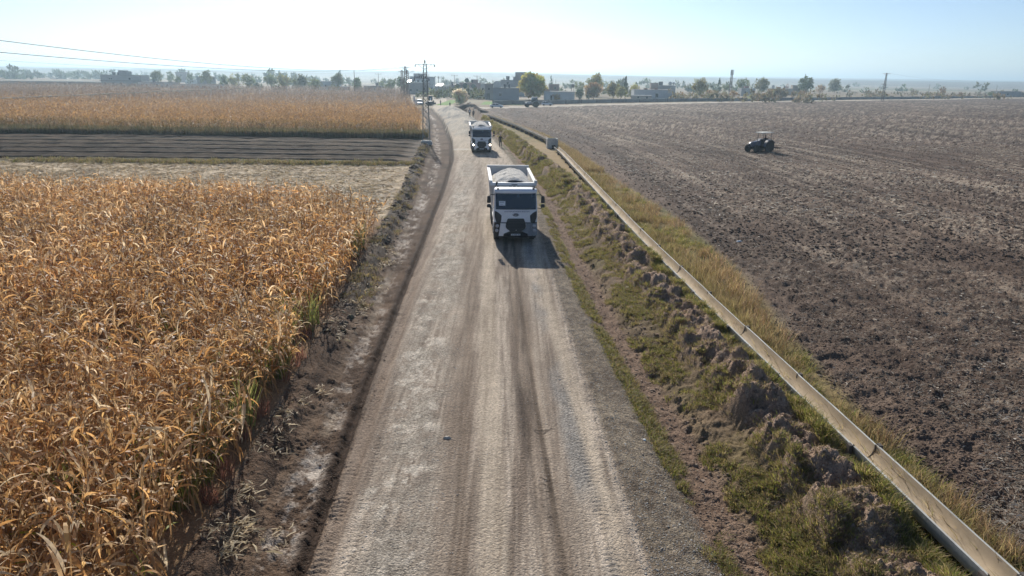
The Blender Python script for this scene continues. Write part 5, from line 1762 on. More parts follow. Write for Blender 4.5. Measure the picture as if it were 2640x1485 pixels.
for k in range(5):
    m = MB(); zz_ = Hm - .2 - .62 * k
    m.box(-1.0 + .1 * k, 1.0 - .1 * (k % 2), -.12, .12, zz_ - .05, zz_ + .05)
    for s in (-.8, -.3, .3, .8): m.box(s - .18, s + .18, -.35, -.121, zz_ - .2, zz_ + .2)
    m.build('lamp_bank', M_steel, Te)
for zz_ in (Zat(1885, 203, p.y), Zat(1885, 209, p.y)):
    m = MB(); m.bar((-1.2, 0, zz_), (2.6, 0, zz_), .14); m.build('crossarm', M_rust, Te)


def pole(label, u, vb, vt, r_=.12, arm=0.0, M_=None, cat='pole', dist_v=None, lean=0.0, name='utility_pole', arm_z=0.3):
    p, t = P(u, dist_v or vb)
    H_ = Zat(u, vt, p.y)
    T = thing(name, label, cat, (p.x, p.y, 0))
    T.rotation_euler = (0, lean, 0)
    m = MB(); m.tube([(0, 0, -.1), (0, 0, H_)], [r_ * 1.2, r_ * .8], 8); m.build('shaft', M_ or M_wood, T)
    if arm:
        m = MB(); m.bar((-arm, 0, H_ - arm_z), (arm, 0, H_ - arm_z), .14); m.build('crossarm', M_ or M_wood, T)
        for s in (-arm, 0, arm):
            m = MB(); m.cyl((s * .95, 0, H_ - arm_z + .3), (0, 0, 1), .10, .4, 6); m.build('insulator', M_ins, T)
    return T, Vector((p.x, p.y, H_))


pole('bare dark pole standing alone in the far maize field', 916, 251, 180, .15)
pole('leaning wooden pole behind the white road, left of the slim pylon', 2183, 250, 216, .17, lean=R(1.5))
pole('thin wooden pole behind the white road, between the slim pylon and the bare tree', 2392, 250, 217, .13)
pole('thin wooden pole beside the long grey wall at the far right', 2566, 247, 220, .14)
_, va = pole('village pole with a crossarm above the bright tin roof', 1131, 248, 197, .14, 1.6)
_, vb_ = pole('village pole with a double top, right of the tin roof pole', 1172, 246, 194, .15, 1.6)
pole('slender village pole with a cluttered top behind the metal roof', 1138, 244, 200, .12, 1.8)
pole('short village pole with crossarm behind the green tanks', 1206, 240, 200, .12, 1.6)
_, vc = pole('village pole with insulators above the pinkish house', 1230, 244, 195, .16, 1.9)
pole('hazy pole with a wide crossarm behind the left trees', 977, 238, 190, .16, 1.8)
pole('thin mast rising behind the dense yellow green tree', 1338, 240, 186, .08)
pole('roof pole beside the cut off cypress', 1432, 240, 205, .13)
pole('thin aerial left of the brick roof box', 1667, 245, 208, .08)
pole('tiny pole left of the round green tree', 1942, 250, 207, .1)


def wire(label, a, b_, sag, r_=.02, group='overhead wires'):
    pts_ = []
    for k in range(25):
        t = k / 24
        q = a.lerp(b_, t); q.z -= 4 * sag * t * (1 - t); pts_.append(q)
    m = MB(); m.tube(pts_, r_, 4, False)
    return tag(m.build('power_wire', M_wire), label, 'wire', group)


def past_left(v, far):     # a wire coming in over the left edge
    r_ = cam_ray(-14, v); q = Vector((0, 0, CAMH)) + Vector(r_) * (100 / r_.y); return q


wire('topmost overhead wire crossing the sky at the left', past_left(102.5, 0), ta[1], 2.4, .055)
wire('second overhead wire below the topmost one at the left', past_left(133.5, 0), ta[0], 2.0, .052)
q = cam_ray(-14, 155); wire('lowest and faintest overhead wire at the left', Vector((0, 0, CAMH)) + Vector(q) * (118 / q.y), tb[0], 1.6, .022)
wire('wire from the tall near pylon back to the pale distant pylon', tips1[0], ta[1], 1.5, .012)
wire('thin wire from the tall near pylon to the grey distant pylon', tips1[1], tb[1], 1.8, .012)
r_ = cam_ray(2480, 208); wire('thin wire sloping down right of the slim pylon', td[1], Vector((0, 0, CAMH)) + Vector(r_) * (470 / r_.y), .8, .025)


# white feather banners by the van
for k, (u, v0, v1, wd, lb) in enumerate(((1068, 268, 249, .55, 'white feather flag with a rounded top beside the van, the leftmost'), (1072, 279, 258, .28, 'narrow white banner post in front of the van at the maize edge'))):
    p, t = P(u, v0)
    T = thing('banner', lb, 'banner', (p.x, p.y, 0), R(5))
    hh = (v0 - v1) / F * t * 1.05
    m = MB(); m.tube([(-wd / 2, .03, 0), (-wd / 2, .03, hh)], .03, 6); m.build('banner_pole', M_chrome, T)
    m = MB(); m.prism(rnd([(-wd / 2, hh * .12), (wd / 2, hh * .2), (wd / 2 + .1, hh * .92), (0, hh), (-wd / 2, hh * .96)], .2), lambda x, z: .02 * math.sin(z * 3), .015); m.build('banner_cloth', mat('white_cloth', (.78, .79, .80), .8, var=.03), T)


# ---------------------------------------------------------------- trees
def leaf_cloud(r, centres, rad, n, size, col, up=.6, cvar=.18, asp=2.2):
    """n leaf-cluster quads spread round the clump centres"""
    ci = r.integers(len(centres), size=n)
    c_ = centres[ci]
    d_ = r.normal(0, 1, (n, 3)); d_ /= np.linalg.norm(d_, axis=1)[:, None]
    p = c_ + d_ * (rad[ci] * r.random(n) ** .45)[:, None]
    ax = d_ + np.array([0, 0, up]) + r.normal(0, .45, (n, 3)); ax /= np.linalg.norm(ax, axis=1)[:, None]
    sd = np.cross(ax, r.normal(0, 1, (n, 3))); sd /= np.linalg.norm(sd, axis=1)[:, None] + 1e-9
    s = size * r.uniform(.6, 1.3, n)
    a = ax * (s * asp / 2)[:, None]; b_ = sd * (s / 2)[:, None]
    V = np.stack([p - a, p + b_ * 1.0, p + a, p - b_ * 1.0], 1).reshape(-1, 3)
    Fq = np.arange(n * 4).reshape(n, 4)
    cl = r.uniform(1 - cvar, 1 + cvar, (len(centres), 1)) * (1 + r.normal(0, .06, (len(centres), 3)))
    C = np.array(col)[None] * cl[ci] * r.uniform(.8, 1.2, (n, 1))
    return V, Fq, np.repeat(C, 4, 0)


def crown_pts(r, kind, W, H_, z0, n):
    if kind == 'cone':
        t = r.random(n) ** .8; a = r.uniform(0, 6.28, n); rr_ = (1 - t) * W / 2 * r.uniform(.3, .85, n) + .05
        return np.column_stack([rr_ * np.cos(a), rr_ * np.sin(a), z0 + t * (H_ - z0) * .95]), (W * .13 * (1.15 - t)) + .12
    d_ = r.normal(0, 1, (n, 3)); d_ /= np.linalg.norm(d_, axis=1)[:, None]
    q = d_ * (r.random(n) ** .4)[:, None]
    if kind == 'vase':
        zz_ = (q[:, 2] + 1) / 2
        f = .45 + .6 * zz_
        return np.column_stack([q[:, 0] * W / 2 * f * .85, q[:, 1] * W / 2 * f * .85, z0 + zz_ * (H_ - z0) * .9]), np.full(n, W * .13)
    return np.column_stack([q[:, 0] * W / 2 * .78, q[:, 1] * W / 2 * .78, z0 + (q[:, 2] + 1) / 2 * (H_ - z0) * .88 + .05 * H_]), np.full(n, W * .14)


def tree(label, u, vb, vt, wpx, kind='round', col=(.10, .13, .04), n=1500, trunk=.2, seed=0, dist_v=None, cat='tree', name='tree', low=.12, size=None, y=None, group=None):
    """u: centre, vb/vt: foot and top in the photo, wpx: crown width in photo pixels"""
    r = np.random.default_rng(1000 + seed)
    p, t = P(u, dist_v or vb)
    if y: p = Vector((p.x * y / p.y, y, 0)); t = t * y / P(u, dist_v or vb)[0].y
    ut = u + (vb - vt) * 0
    H_ = Zat(u, vt, p.y)
    W = wpx / F * t
    gz_ = ground_z(p.x, p.y) if p.y < 600 else 0
    H_ -= gz_
    T = thing(name, label, cat, (p.x, p.y, gz_), 0, group)
    z0 = H_ * low
    nc_ = 46 if kind != 'cone' else 60
    cs, rad = crown_pts(r, kind, W, H_, z0, nc_)
    size = size or max(.22, W * .045)
    V, Fq, C = leaf_cloud(r, cs, rad, n, size, col)
    me = np_mesh('crown', V, F4=Fq, C=C, m=M_tree)
    m = MB()
    m.tube([(0, 0, -.1), (0.03 * W, 0, H_ * .25), (0, .02 * W, H_ * .55), (0, 0, H_ * (.75 if kind != 'cone' else .95))], [trunk, trunk * .8, trunk * .45, trunk * .15], 7)
    for k in range(7 if kind != 'cone' else 0):
        c_ = cs[r.integers(nc_)]
        m.tube([(0, 0, H_ * r.uniform(.12, .4)), (c_[0] * .5, c_[1] * .5, c_[2] * .6 + H_ * .1), tuple(c_)], [trunk * .5, trunk * .3, trunk * .08], 5)
    m.build('trunk', M_bark, T)
    link('crown', me, T)
    return T


YG = (.48, .42, .10); OL = (.30, .29, .10); DG = (.13, .17, .065); DC = (.045, .08, .042); BR = (.40, .26, .12); GO = (.34, .25, .08); BG = (.22, .25, .11); PALE = (.85, .74, .55)
TREES = [
 ('big dense yellow green tree rising behind the cabbed tractor, the largest in the village', 1374, 257, 191, 92, 'round', YG, 5200, 0),
 ('pale straw coloured feathery bush beside the dirt piles, left of the low wall', 1187, 268, 231, 58, 'vase', PALE, 2400, 1),
 ('dark leaning cypress behind the yellow green tree', 1420, 240, 193, 20, 'cone', DC, 900, 2),
 ('tall grey green tree at the left of the grove right of the flat white house', 1533, 250, 188, 52, 'round', OL, 2000, 3),
 ('brown green tree low in the middle of the grove', 1530, 256, 212, 58, 'round', BR, 1700, 4),
 ('yellowish tree in the grove directly left of the pointed dark conifer', 1580, 254, 210, 46, 'round', (.24, .21, .07), 1700, 5),
 ('pointed dark conifer at the right of the grove', 1611, 254, 193, 28, 'cone', DC, 1500, 6),
 ('olive tree at the foot of the pointed conifer', 1600, 257, 222, 40, 'round', OL, 1300, 7),
 ('small yellow green tree just right of the pointed conifer', 1635, 250, 213, 34, 'vase', YG, 900, 8),
 ('dark evergreen shrub left of the grove against the white house', 1494, 256, 230, 32, 'round', DC, 1100, 9),
 ('hazy grey green tree left behind the grove', 1493, 244, 206, 36, 'vase', BG, 800, 10),
 ('dark bush between the white house and the grove', 1517, 256, 226, 22, 'cone', DC, 700, 11),
 ('yellow tinged tree left of the floodlight mast, the tallest there', 1802, 254, 200, 46, 'round', (.27, .24, .08), 1700, 12),
 ('small dark conifer between the yellow tinged tree and the mast', 1852, 246, 199, 22, 'cone', DC, 800, 13),
 ('small round green tree at the foot of the mast', 1868, 246, 212, 24, 'round', BG, 700, 14),
 ('spreading grey green tree immediately right of the mast', 1914, 245, 200, 42, 'vase', BG, 1300, 15),
 ('round yellow green tree second to the right of the mast', 1962, 246, 199, 44, 'round', (.22, .21, .085), 1400, 16),
 ('broad dark green tree with a conifer tip showing above it', 2074, 246, 197, 46, 'round', DG, 1700, 17),
 ('conifer whose tip shows above the broad dark green tree', 2070, 245, 189, 20, 'cone', DC, 700, 18),
 ('small autumn brown tree right of the broad dark green tree', 2113, 245, 217, 28, 'round', BR, 700, 19),
 ('vase shaped pale green tree standing free left of the leaning pole', 2150, 241, 201, 44, 'vase', (.20, .19, .085), 1200, 20),
 ('bare brown tree behind the white road between two thin poles', 2427, 251, 222, 28, 'vase', (.26, .17, .10), 420, 21),
 ('lone small bush in the fields left of the bare brown tree', 2348, 236, 226, 13, 'round', BG, 250, 22),
 ('dark green bush at the left end of the long grey wall', 2554, 250, 236, 24, 'round', DG, 600, 23),
 ('small yellow green bush between the bare tree and the grey wall', 2475, 252, 243, 12, 'round', YG, 300, 24),
 ('rust brown shrub left of the tall yellow tinged tree', 1755, 254, 236, 24, 'round', BR, 700, 25),
 ('low green shrub beside the white house with one window', 1730, 254, 241, 24, 'round', (.15, .18, .05), 600, 26),
 ('orange brown shrub directly below the yellow tinged tree', 1828, 254, 230, 30, 'round', BR, 900, 27),
 ('rusty bush in front of the mast, the left of two', 1862, 254, 236, 24, 'round', (.27, .19, .08), 700, 28),
 ('rusty bush in front of the mast, the right of two', 1890, 254, 231, 26, 'round', BR, 800, 29),
 ('large brown topped hedge bush in front of the beige house', 2004, 253, 228, 58, 'round', (.20, .16, .075), 1800, 30),
 ('twin rusty bush right of the large hedge bush, left one', 2045, 252, 233, 20, 'round', (.27, .18, .09), 600, 31),
 ('twin rusty bush right of the large hedge bush, right one', 2066, 252, 231, 20, 'round', (.27, .18, .09), 600, 32),
 ('reddish bare tree behind the beige house', 2028, 236, 212, 18, 'vase', (.26, .13, .10), 350, 33),
 ('small autumn bush beside the dark doorway of the flat white house', 1434, 260, 241, 28, 'round', BR, 700, 34),
 ('round tree behind the walls between the tower house and the yellow green tree', 1292, 236, 212, 30, 'round', (.17, .18, .075), 900, 35),
 ('hazy green tree left of the white apartment block', 1036, 240, 197, 36, 'round', DG, 1300, 36),
 ('darker tree in front of the metal roofed shed left of the pylon', 1008, 240, 203, 32, 'round', DG, 1000, 37),
 ('dark round tree right of the bare dark pole', 921, 238, 200, 34, 'round', DG, 1300, 38),
 ('tall rounded tree among the left village houses', 870, 236, 187, 40, 'round', (.13, .14, .06), 1500, 39),
 ('small orange tree in front of the bluish left house', 846, 232, 219, 14, 'round', BR, 300, 40),
 ('wide pale green tree of the left row, below the topmost wire', 775, 234, 192, 44, 'round', (.16, .17, .075), 1600, 41),
 ('olive tree of the left row, left of the wide pale green one', 733, 234, 190, 42, 'round', OL, 1400, 42),
 ('grey green tree of the left row above the white sheds', 700, 234, 188, 40, 'round', BG, 1300, 43),
 ('round green tree of the left row next to a thin dark poplar', 640, 230, 189, 40, 'round', BG, 1300, 44),
 ('thin dark poplar sticking up in the left row', 617, 230, 186, 7, 'cone', DC, 350, 45),
 ('brownish green tree left of the thin dark poplar', 604, 230, 188, 34, 'round', OL, 1200, 46),
 ('dark round tree at the right end of the long white shed', 580, 229, 193, 32, 'round', DG, 1200, 47),
 ('tall green tree behind the grey block in the left row', 535, 226, 180, 36, 'round', (.15, .165, .07), 1300, 48),
 ('dark green tree left of the grey block', 492, 224, 181, 22, 'round', DG, 800, 49),
 ('low bright green tree in front of the long white shed', 460, 226, 192, 26, 'vase', (.17, .19, .07), 900, 50),
 ('dark tree right of the two tall left trees', 442, 222, 182, 26, 'round', DG, 900, 51),
 ('tall open tree at the left end of the row beside the big house', 407, 220, 177, 36, 'round', (.15, .16, .07), 1400, 52),
 ('small round bush standing alone in the far left fields', 178, 204, 187, 22, 'round', DG, 600, 53),
 ('bush cut by the left edge of the photo in the far fields', 6, 203, 180, 28, 'round', DG, 600, 54),
 ('yellow green tree between the large left house and the row', 380, 216, 197, 24, 'round', (.18, .18, .08), 600, 55),
 ('dark bush at the foot of the left row by the white sheds', 665, 234, 214, 34, 'round', DC, 800, 56),
 ('spreading tree behind the left village roofs', 815, 235, 204, 40, 'round', BG, 1100, 57),
 ('hazy tree behind the low pink wall left of the pylon', 985, 238, 208, 26, 'round', BG, 700, 58),
 ('small shrub growing at the white road right of the mast', 1950, 255, 242, 14, 'round', (.16, .17, .06), 300, 59),
]
for (lb, u, vb, vt, wpx, kd, cl, n, sd_) in TREES:
    tree(lb, u, vb, vt, wpx, kd, cl, n, seed=sd_, name='bush' if ('bush' in lb or 'shrub' in lb) else 'tree', cat='bush' if ('bush' in lb or 'shrub' in lb) else 'tree', low=.04 if ('bush' in lb or 'shrub' in lb) else .14, trunk=.2 if n > 900 else .1)

# belts of trees too far off to count, and scrub behind the white road
rt = np.random.default_rng(5)


def belt(label, boxes, col, wmin, wmax, n, q, name='far_trees'):
    Vs, Fs, Cs, off = [], [], [], 0
    for (u0, u1, y0, y1) in boxes:
        for _ in range(n):
            y = rt.uniform(y0, y1); u = rt.uniform(u0, u1)
            p = cam_ray(u, 300); x = p.x / p.y * y
            W = rt.uniform(wmin, wmax); H_ = W * rt.uniform(.6, 1.2)
            cs = np.clip(rt.normal(0, 1, (9, 3)), -1.6, 1.6) * np.array([W * .3, W * .28, 0]) + np.array([x, y, 0]) + rt.random((9, 1)) * np.array([0, 0, H_ * .62])
            V, Fq, C = leaf_cloud(rt, cs, np.full(9, W * .2), q, W * .14, col, cvar=.25)
            Vs.append(V); Fs.append(Fq + off); Cs.append(C); off += len(V)
    tag(link(name, np_mesh(name, np.concatenate(Vs), F4=np.concatenate(Fs), C=np.concatenate(Cs), m=M_tree)), label, None, None, 'stuff')


belt('hazy belt of far trees at the left', [(30, 300, 900, 1300), (-60, 420, 1400, 1900), (420, 900, 900, 1300)], (.09, .11, .05), 9, 20, 26, 90)
belt('scattered far trees across the plain', [(700, 1300, 620, 1100), (1300, 2000, 600, 1100), (1650, 2700, 700, 1500), (1000, 2700, 1500, 2600)], (.12, .13, .06), 6, 16, 22, 70)
belt('low scrub behind the white road', [(1730, 2150, 345, 400), (2050, 2700, 480, 560), (2150, 2640, 600, 720)], (.24, .20, .12), 3, 7, 40, 50, 'scrub')
belt('low bushes between the village gardens', [(1080, 1240, 330, 420), (1240, 1650, 400, 520), (560, 1080, 440, 560)], (.13, .14, .07), 3, 8, 22, 60, 'scrub')


# ---------------------------------------------------------------- houses
PAINTS = {}


def paint(c):
    if c not in PAINTS: PAINTS[c] = mat('plaster', c, .9, var=.1, scale=.5, dirt=tuple(q * .72 for q in c), dirt_amt=.5)
    return PAINTS[c]


M_win = mat('window_glass', (.03, .035, .04), .2)
M_frame = mat('window_frame', (.40, .39, .37), .6)
M_tin = mat('bright_tin_roof', (.80, .80, .78), .22, metal=.6, var=.05)
M_tank = mat('water_tank', (.10, .11, .12), .5)
M_gtank = mat('green_barrel', (.035, .075, .06), .45)
M_brick = mat('brick', (.30, .17, .125), .9, var=.15, scale=3)


def house(label, u0, u1, vb, vt, col, wins=(), roof=None, depth=8.0, extra=(), dist_v=None, rz=0.0, storeys=1, cat='house', name='house', parapet=True, roofcol=None):
    """wins: (fraction along, height fraction, width m, height m); extra: roof-top items (kind, fraction, size)"""
    p0, t0 = P(u0, dist_v or vb); p1, t1 = P(u1, dist_v or vb)
    yy = (p0.y + p1.y) / 2
    x0 = p0.x * yy / p0.y; x1 = p1.x * yy / p1.y
    H_ = Zat((u0 + u1) / 2, vt, yy); W = x1 - x0
    T = thing(name, label, cat, ((x0 + x1) / 2, yy, 0), rz)
    m = MB(); m.box(-W / 2, W / 2, 0, depth, -.3, H_); m.build('wall', paint(col), T)
    rc = roofcol or tuple(q * .8 for q in col)
    if parapet:
        m = MB()
        m.box(-W / 2 - .12, W / 2 + .12, -.12, depth + .12, H_ + .001, H_ + .22)
        m.build('roof', paint(rc), T)
    if roof == 'tin':
        m = MB(); a_, b_ = -W / 2 + .3, W * .02; m.add([(a_, -.5, H_ + .3), (b_, -.5, H_ + .3), (b_ + .6, depth * .45, H_ + 1.3), (a_ + .8, depth * .45, H_ + 1.3), (a_, -.5, H_ + .24), (b_, -.5, H_ + .24), (b_ + .6, depth * .45, H_ + .24), (a_ + .8, depth * .45, H_ + .24)],
                        [(0, 1, 2, 3), (7, 6, 5, 4), (0, 4, 5, 1), (1, 5, 6, 2), (2, 6, 7, 3), (3, 7, 4, 0)]); m.build('tin_roof', M_tin, T)
    if storeys == 2:
        m = MB(); m.box(-W / 2 - .5, W / 2 + .5, -.7, -.001, H_ * .48, H_ * .54); m.build('balcony_slab', paint(rc), T)
    for (fx_, fz, ww, wh) in wins:
        x = -W / 2 + W * fx_; z = H_ * fz
        m = MB(); m.box(x - ww / 2 - .1, x + ww / 2 + .1, -.05, .02, z - wh / 2 - .1, z + wh / 2 + .1); w_ = m.build('window' if wh < 1.9 else 'door', M_frame, T)
        m = MB(); m.box(x - ww / 2, x + ww / 2, -.07, -.051, z - wh / 2, z + wh / 2); m.build('pane' if wh < 1.9 else 'door_leaf', M_win, w_)
    for (k, f_, s) in extra:
        x = -W / 2 + W * f_; zt = H_ + .22
        m = MB()
        if k == 'box': m.box(x - s, x + s, 2, 2 + 2 * s, zt, zt + s * 1.3); m.build('roof_room', paint(col), T)
        elif k == 'tank': m.cyl((x, 2.5, zt + 1.1), (0, 0, 1), s, s * 1.6, 14); m.box(x - s * .7, x + s * .7, 2.5 - s * .7, 2.5 + s * .7, zt, zt + 1.1 - s * .8); m.build('water_tank', M_tank, T)
        elif k == 'barrel': m.cyl((x, 1.2, zt + s), (0, 1, 0), s, 2.2, 20); m.build('arched_barrel', M_gtank, T, smooth=True)
        elif k == 'dish':
            m.lathe([(.04, 0), (s * .6, .08), (s, .25), (s * .95, .27), (s * .55, .12), (.02, .04)], (x, 1, zt + 1.2), 18, 'y'); m.tube([(x, 1.1, zt), (x, 1.1, zt + 1.2)], .05, 5); m.build('satellite_dish', mat('dish_white', (.6, .6, .58), .4), T, smooth=True)
        elif k == 'rebar':
            for q in range(4): m.tube([(x + q * .15, .3, zt), (x + q * .15 + random.uniform(-.15, .15), .3, zt + s)], .03, 4)
            m.build('rebar', M_rust, T)
        elif k == 'mast': m.tube([(x, 2, zt), (x, 2, zt + s)], .06, 5); m.build('aerial', M_steel, T)
        elif k == 'brick': m.box(x - s, x + s, 1, 1 + s, zt, zt + s * .9); m.build('parapet', M_brick, T)
    return T


GRY = (.36, .37, .37); WHT = (.60, .60, .58); CRM = (.55, .50, .42); PNK = (.40, .27, .24); DGR = (.27, .26, .25); BEI = (.46, .40, .33)
house('large two storey grey house with a wider upper floor, leftmost of the village', 262, 366, 223, 194, GRY, [(.1, .25, 1.4, 1.3), (.3, .25, 1.4, 1.3), (.5, .25, 1.4, 1.3), (.72, .7, 1.4, 1.2), (.22, .68, .8, .8), (.27, .68, .8, .8)], storeys=2, extra=[('box', .5, 2.4), ('box', .62, 1.9), ('tank', .3, 1.0), ('tank', .41, .8)], roofcol=(.22, .21, .2), depth=12)
house('low white house with a dark overhanging roof next to the large grey house', 357, 449, 226, 212, WHT, [(.1, .45, 1.0, 1.1), (.23, .42, 1.2, 1.3), (.53, .42, 1.4, 1.5), (.82, .45, 1.0, 1.1)], roofcol=(.26, .23, .2), extra=[('tank', .4, .7)])
house('long low white shed with many small openings in front of the left trees', 460, 579, 229, 218, WHT, [(.09, .45, .8, .9), (.3, .45, 1.0, 1.2), (.42, .45, .8, .8), (.58, .45, 1.5, 1.2), (.86, .4, .8, 1.5), (.93, .4, .8, 1.5)], roofcol=(.30, .28, .25), depth=7)
house('small white house with a low gable above the low white house', 372, 402, 215, 204, WHT, [(.3, .5, 1, 1)], extra=[('dish', .8, .6)])
house('small bright house with a round roof ornament above the long shed', 478, 506, 217, 207, WHT, [(.2, .5, .9, 1), (.5, .5, .9, 1)], extra=[('tank', .5, .9)])
house('grey square block half hidden behind the left trees', 509, 547, 224, 198, GRY, [(.3, .6, 1.1, 1.1), (.7, .6, 1.1, 1.1)])
house('faint pink topped house high among the left trees', 455, 482, 212, 186, (.45, .38, .36), [(.5, .7, 1.5, 1.2)])
house('bluish house with a white roof edge in the left village', 812, 874, 232, 210, (.38, .42, .44), [(.2, .5, 1.1, 1.2), (.45, .5, 1.1, 1.2), (.75, .55, 1.2, 1.3)], roofcol=(.7, .7, .68))
house('flat shed with a bright white roof right of the bluish house', 866, 896, 233, 223, GRY, [(.4, .5, 1, 1)], roofcol=(.72, .72, .70))
house('long wall like shed with crumpled white sheeting at the left', 800, 842, 232, 226, WHT, roofcol=(.72, .72, .72), depth=4, name='shed', cat='shed')
house('short shed under white plastic sheeting left of the wide pale tree', 701, 736, 231, 224, WHT, roofcol=(.72, .72, .72), depth=4, name='shed', cat='shed')
house('low grey house with a water tank behind the bare dark pole', 938, 984, 238, 222, GRY, [(.3, .5, 1, 1.1), (.6, .5, 1, 1.1)], extra=[('tank', .7, .8), ('mast', .9, 3)])
house('low pinkish shed with a thin white roof edge left of the distant pylons', 982, 1015, 240, 230, (.45, .36, .33), [(.5, .45, 1.2, 1.2)], roofcol=(.7, .68, .65), name='shed', cat='shed')
house('pale multi storey block with roof clutter behind the tall near pylon', 1057, 1117, 236, 198, (.50, .52, .52), [(.15, .7, 1.2, 1.2), (.35, .7, 1.2, 1.2), (.55, .7, 1.2, 1.2), (.75, .7, 1.2, 1.2), (.2, .4, 1.2, 1.2), (.5, .4, 1.2, 1.2)], extra=[('box', .25, 1.5), ('tank', .4, 1.0), ('tank', .5, .9), ('dish', .65, .9), ('rebar', .8, 1.6), ('mast', .35, 3.5)], depth=14, storeys=2)
house('brown walled house with a small glaring tin roof left of the pylon', 1048, 1104, 243, 214, DGR, [(.2, .35, 1, 1.2), (.5, .35, 1, 1.2), (.8, .5, 1.2, 1.2)], roof=None, extra=[('mast', .6, 2)])
house('grey house crowned by the brightest tin roof, right of the near pylon', 1122, 1157, 248, 223, GRY, [(.3, .4, 1.2, 1.3), (.7, .4, 1.0, 2.0)], roof='tin', depth=8)
house('small hut with a glaring sloped tin sheet left of the near pylon', 1048, 1068, 239, 212, DGR, roof='tin', depth=6, name='hut', cat='hut')
house('low dark houses row behind the junction, right of the tin roof', 1157, 1186, 246, 220, DGR, [(.3, .5, 1, 1.1), (.7, .5, 1, 1.1)], extra=[('tank', .3, .7), ('dish', .7, .6)])
house('cream walled house topped with dark green arched barrels', 1170, 1229, 251, 229, CRM, [(.6, .62, 1.3, 1.5), (.75, .62, 1.0, 2.0), (.2, .6, 1.2, 1.3)], extra=[('barrel', .17, 1.1), ('barrel', .50, 1.25), ('barrel', .85, 1.1)])
house('tall pinkish house behind the cream one with the green barrels', 1184, 1239, 246, 214, PNK, [(.3, .7, 1.2, 1.3), (.8, .5, 1.2, 1.3)], extra=[('barrel', .36, 1.15), ('box', .75, 1.3), ('tank', .6, .7)])
house('narrow pale house between the pinkish house and the brick tower', 1239, 1251, 250, 216, (.48, .48, .46), [(.5, .6, .9, 1.2)], roofcol=(.62, .62, .60))
house('tower like grey house with a small upper window', 1250, 1271, 257, 217, (.30, .29, .28), [(.5, .7, 1.0, 1.0), (.4, .22, 1.6, 2.6)], roofcol=(.22, .2, .19))
house('long blank grey house with one window behind the low wall', 1271, 1338, 259, 228, (.26, .28, .31), [(.28, .48, 1.1, 1.1)], roofcol=(.22, .21, .20), extra=[('dish', .15, 1.7), ('tank', .45, .6), ('rebar', .8, 1.0), ('tank', .62, .5)], depth=10)
house('two step grey house behind the long blank one', 1290, 1352, 248, 207, (.38, .38, .38), [(.3, .8, 1.2, 1.3)], extra=[('box', .85, 3.2), ('box', .62, 1.3), ('tank', .3, 1.0)], depth=12)
house('brown brick box house behind the flat white house', 1415, 1441, 248, 218, (.24, .17, .15), [(.6, .7, 1, 1)], extra=[('mast', .4, 3)])
house('flat white house with one dark doorway behind the low wall', 1404, 1481, 260, 237, WHT, [(.22, .32, .7, 2.2)], roofcol=(.40, .38, .35), depth=10, extra=[('brick', .1, 1.0)])
house('long white house with a single dark window right of the grove', 1634, 1737, 255, 232, (.55, .56, .56), [(.57, .40, 1.4, 2.0 - .2)], roofcol=(.42, .36, .33), extra=[('rebar', .1, .8), ('brick', .3, .8), ('brick', .55, .8), ('mast', .28, 4)], depth=10)
house('brown box room above the long white house', 1677, 1695, 250, 215, (.33, .27, .25), [], depth=5)
house('flat grey house with satellite gear behind the long white house', 1695, 1740, 249, 221, GRY, [(.2, .6, 1, 1)], extra=[('tank', .18, 1.3), ('dish', .7, 1.1), ('dish', .9, .8)], depth=8)
house('low beige shed with a white flat roof at the foot of the long white house', 1630, 1680, 256, 247, BEI, [(.3, .5, .8, .9), (.75, .5, .8, .9)], roofcol=(.72, .70, .66), depth=5, name='shed', cat='shed')
house('hazy pale house between the round tree and the mast tree', 1910, 1946, 248, 228, (.42, .42, .40), [(.3, .5, 1, 1.1), (.7, .5, 1, 1.1)], extra=[('brick', .4, 1.5)], roofcol=(.7, .68, .64))
house('beige house with a bright roof line behind the large hedge bush', 1985, 2062, 245, 229, BEI, [(.2, .5, 1, 1.1), (.8, .5, 1, 1.1)], extra=[('dish', .1, 1.3), ('brick', .3, 1.2), ('box', .85, 2.0), ('tank', .5, .7)], roofcol=(.66, .62, .56))
house('long windowless grey wall building at the far right edge', 2568, 2632, 250, 236, (.33, .33, .33), [(.45, .5, 1.2, 1.2)], roofcol=(.28, .28, .27), depth=9)
house('small dark hut cut off at the right edge of the photo', 2633, 2650, 250, 239, (.16, .13, .11), depth=4, name='hut', cat='hut')
# water tank on legs
p, t = P(1478, 252)
T = thing('water_tank', 'dark water tank on thin legs above the roofs right of the flat white house', 'water tank', (p.x, p.y + 6, 0))
zt = Zat(1478, 217, p.y + 6)
m = MB()
for a, b_ in ((-.6, -.6), (.6, -.6), (.6, .6), (-.6, .6)): m.bar((a, b_, 0), (a, b_, zt - 1.5), .12)
m.build('leg', M_rust, T)
m = MB(); m.box(-.85, .85, -.8, .8, zt - 1.5, zt); m.build('tank', M_tank, T, bevel=.1)

# low concrete wall behind the white road, in panels between posts
lw = thing('low_wall', 'long low grey concrete wall running behind the white road', 'wall', (0, 0, 0))
xs_ = np.concatenate([np.arange(-8, 70, 7.0), np.arange(70, 160, 9.0), np.arange(160, 390, 13.0)])
M_lw = mat('low_wall_concrete', (.27, .27, .26), .9, var=.15, scale=.8, dirt=(.16, .14, .12), dirt_amt=.6)


def lwy(x): return float(crossY(x)) + 19 - 6 * min(1, max(0, (x - 40) / 100)) + (6 if x < 5 else 0)


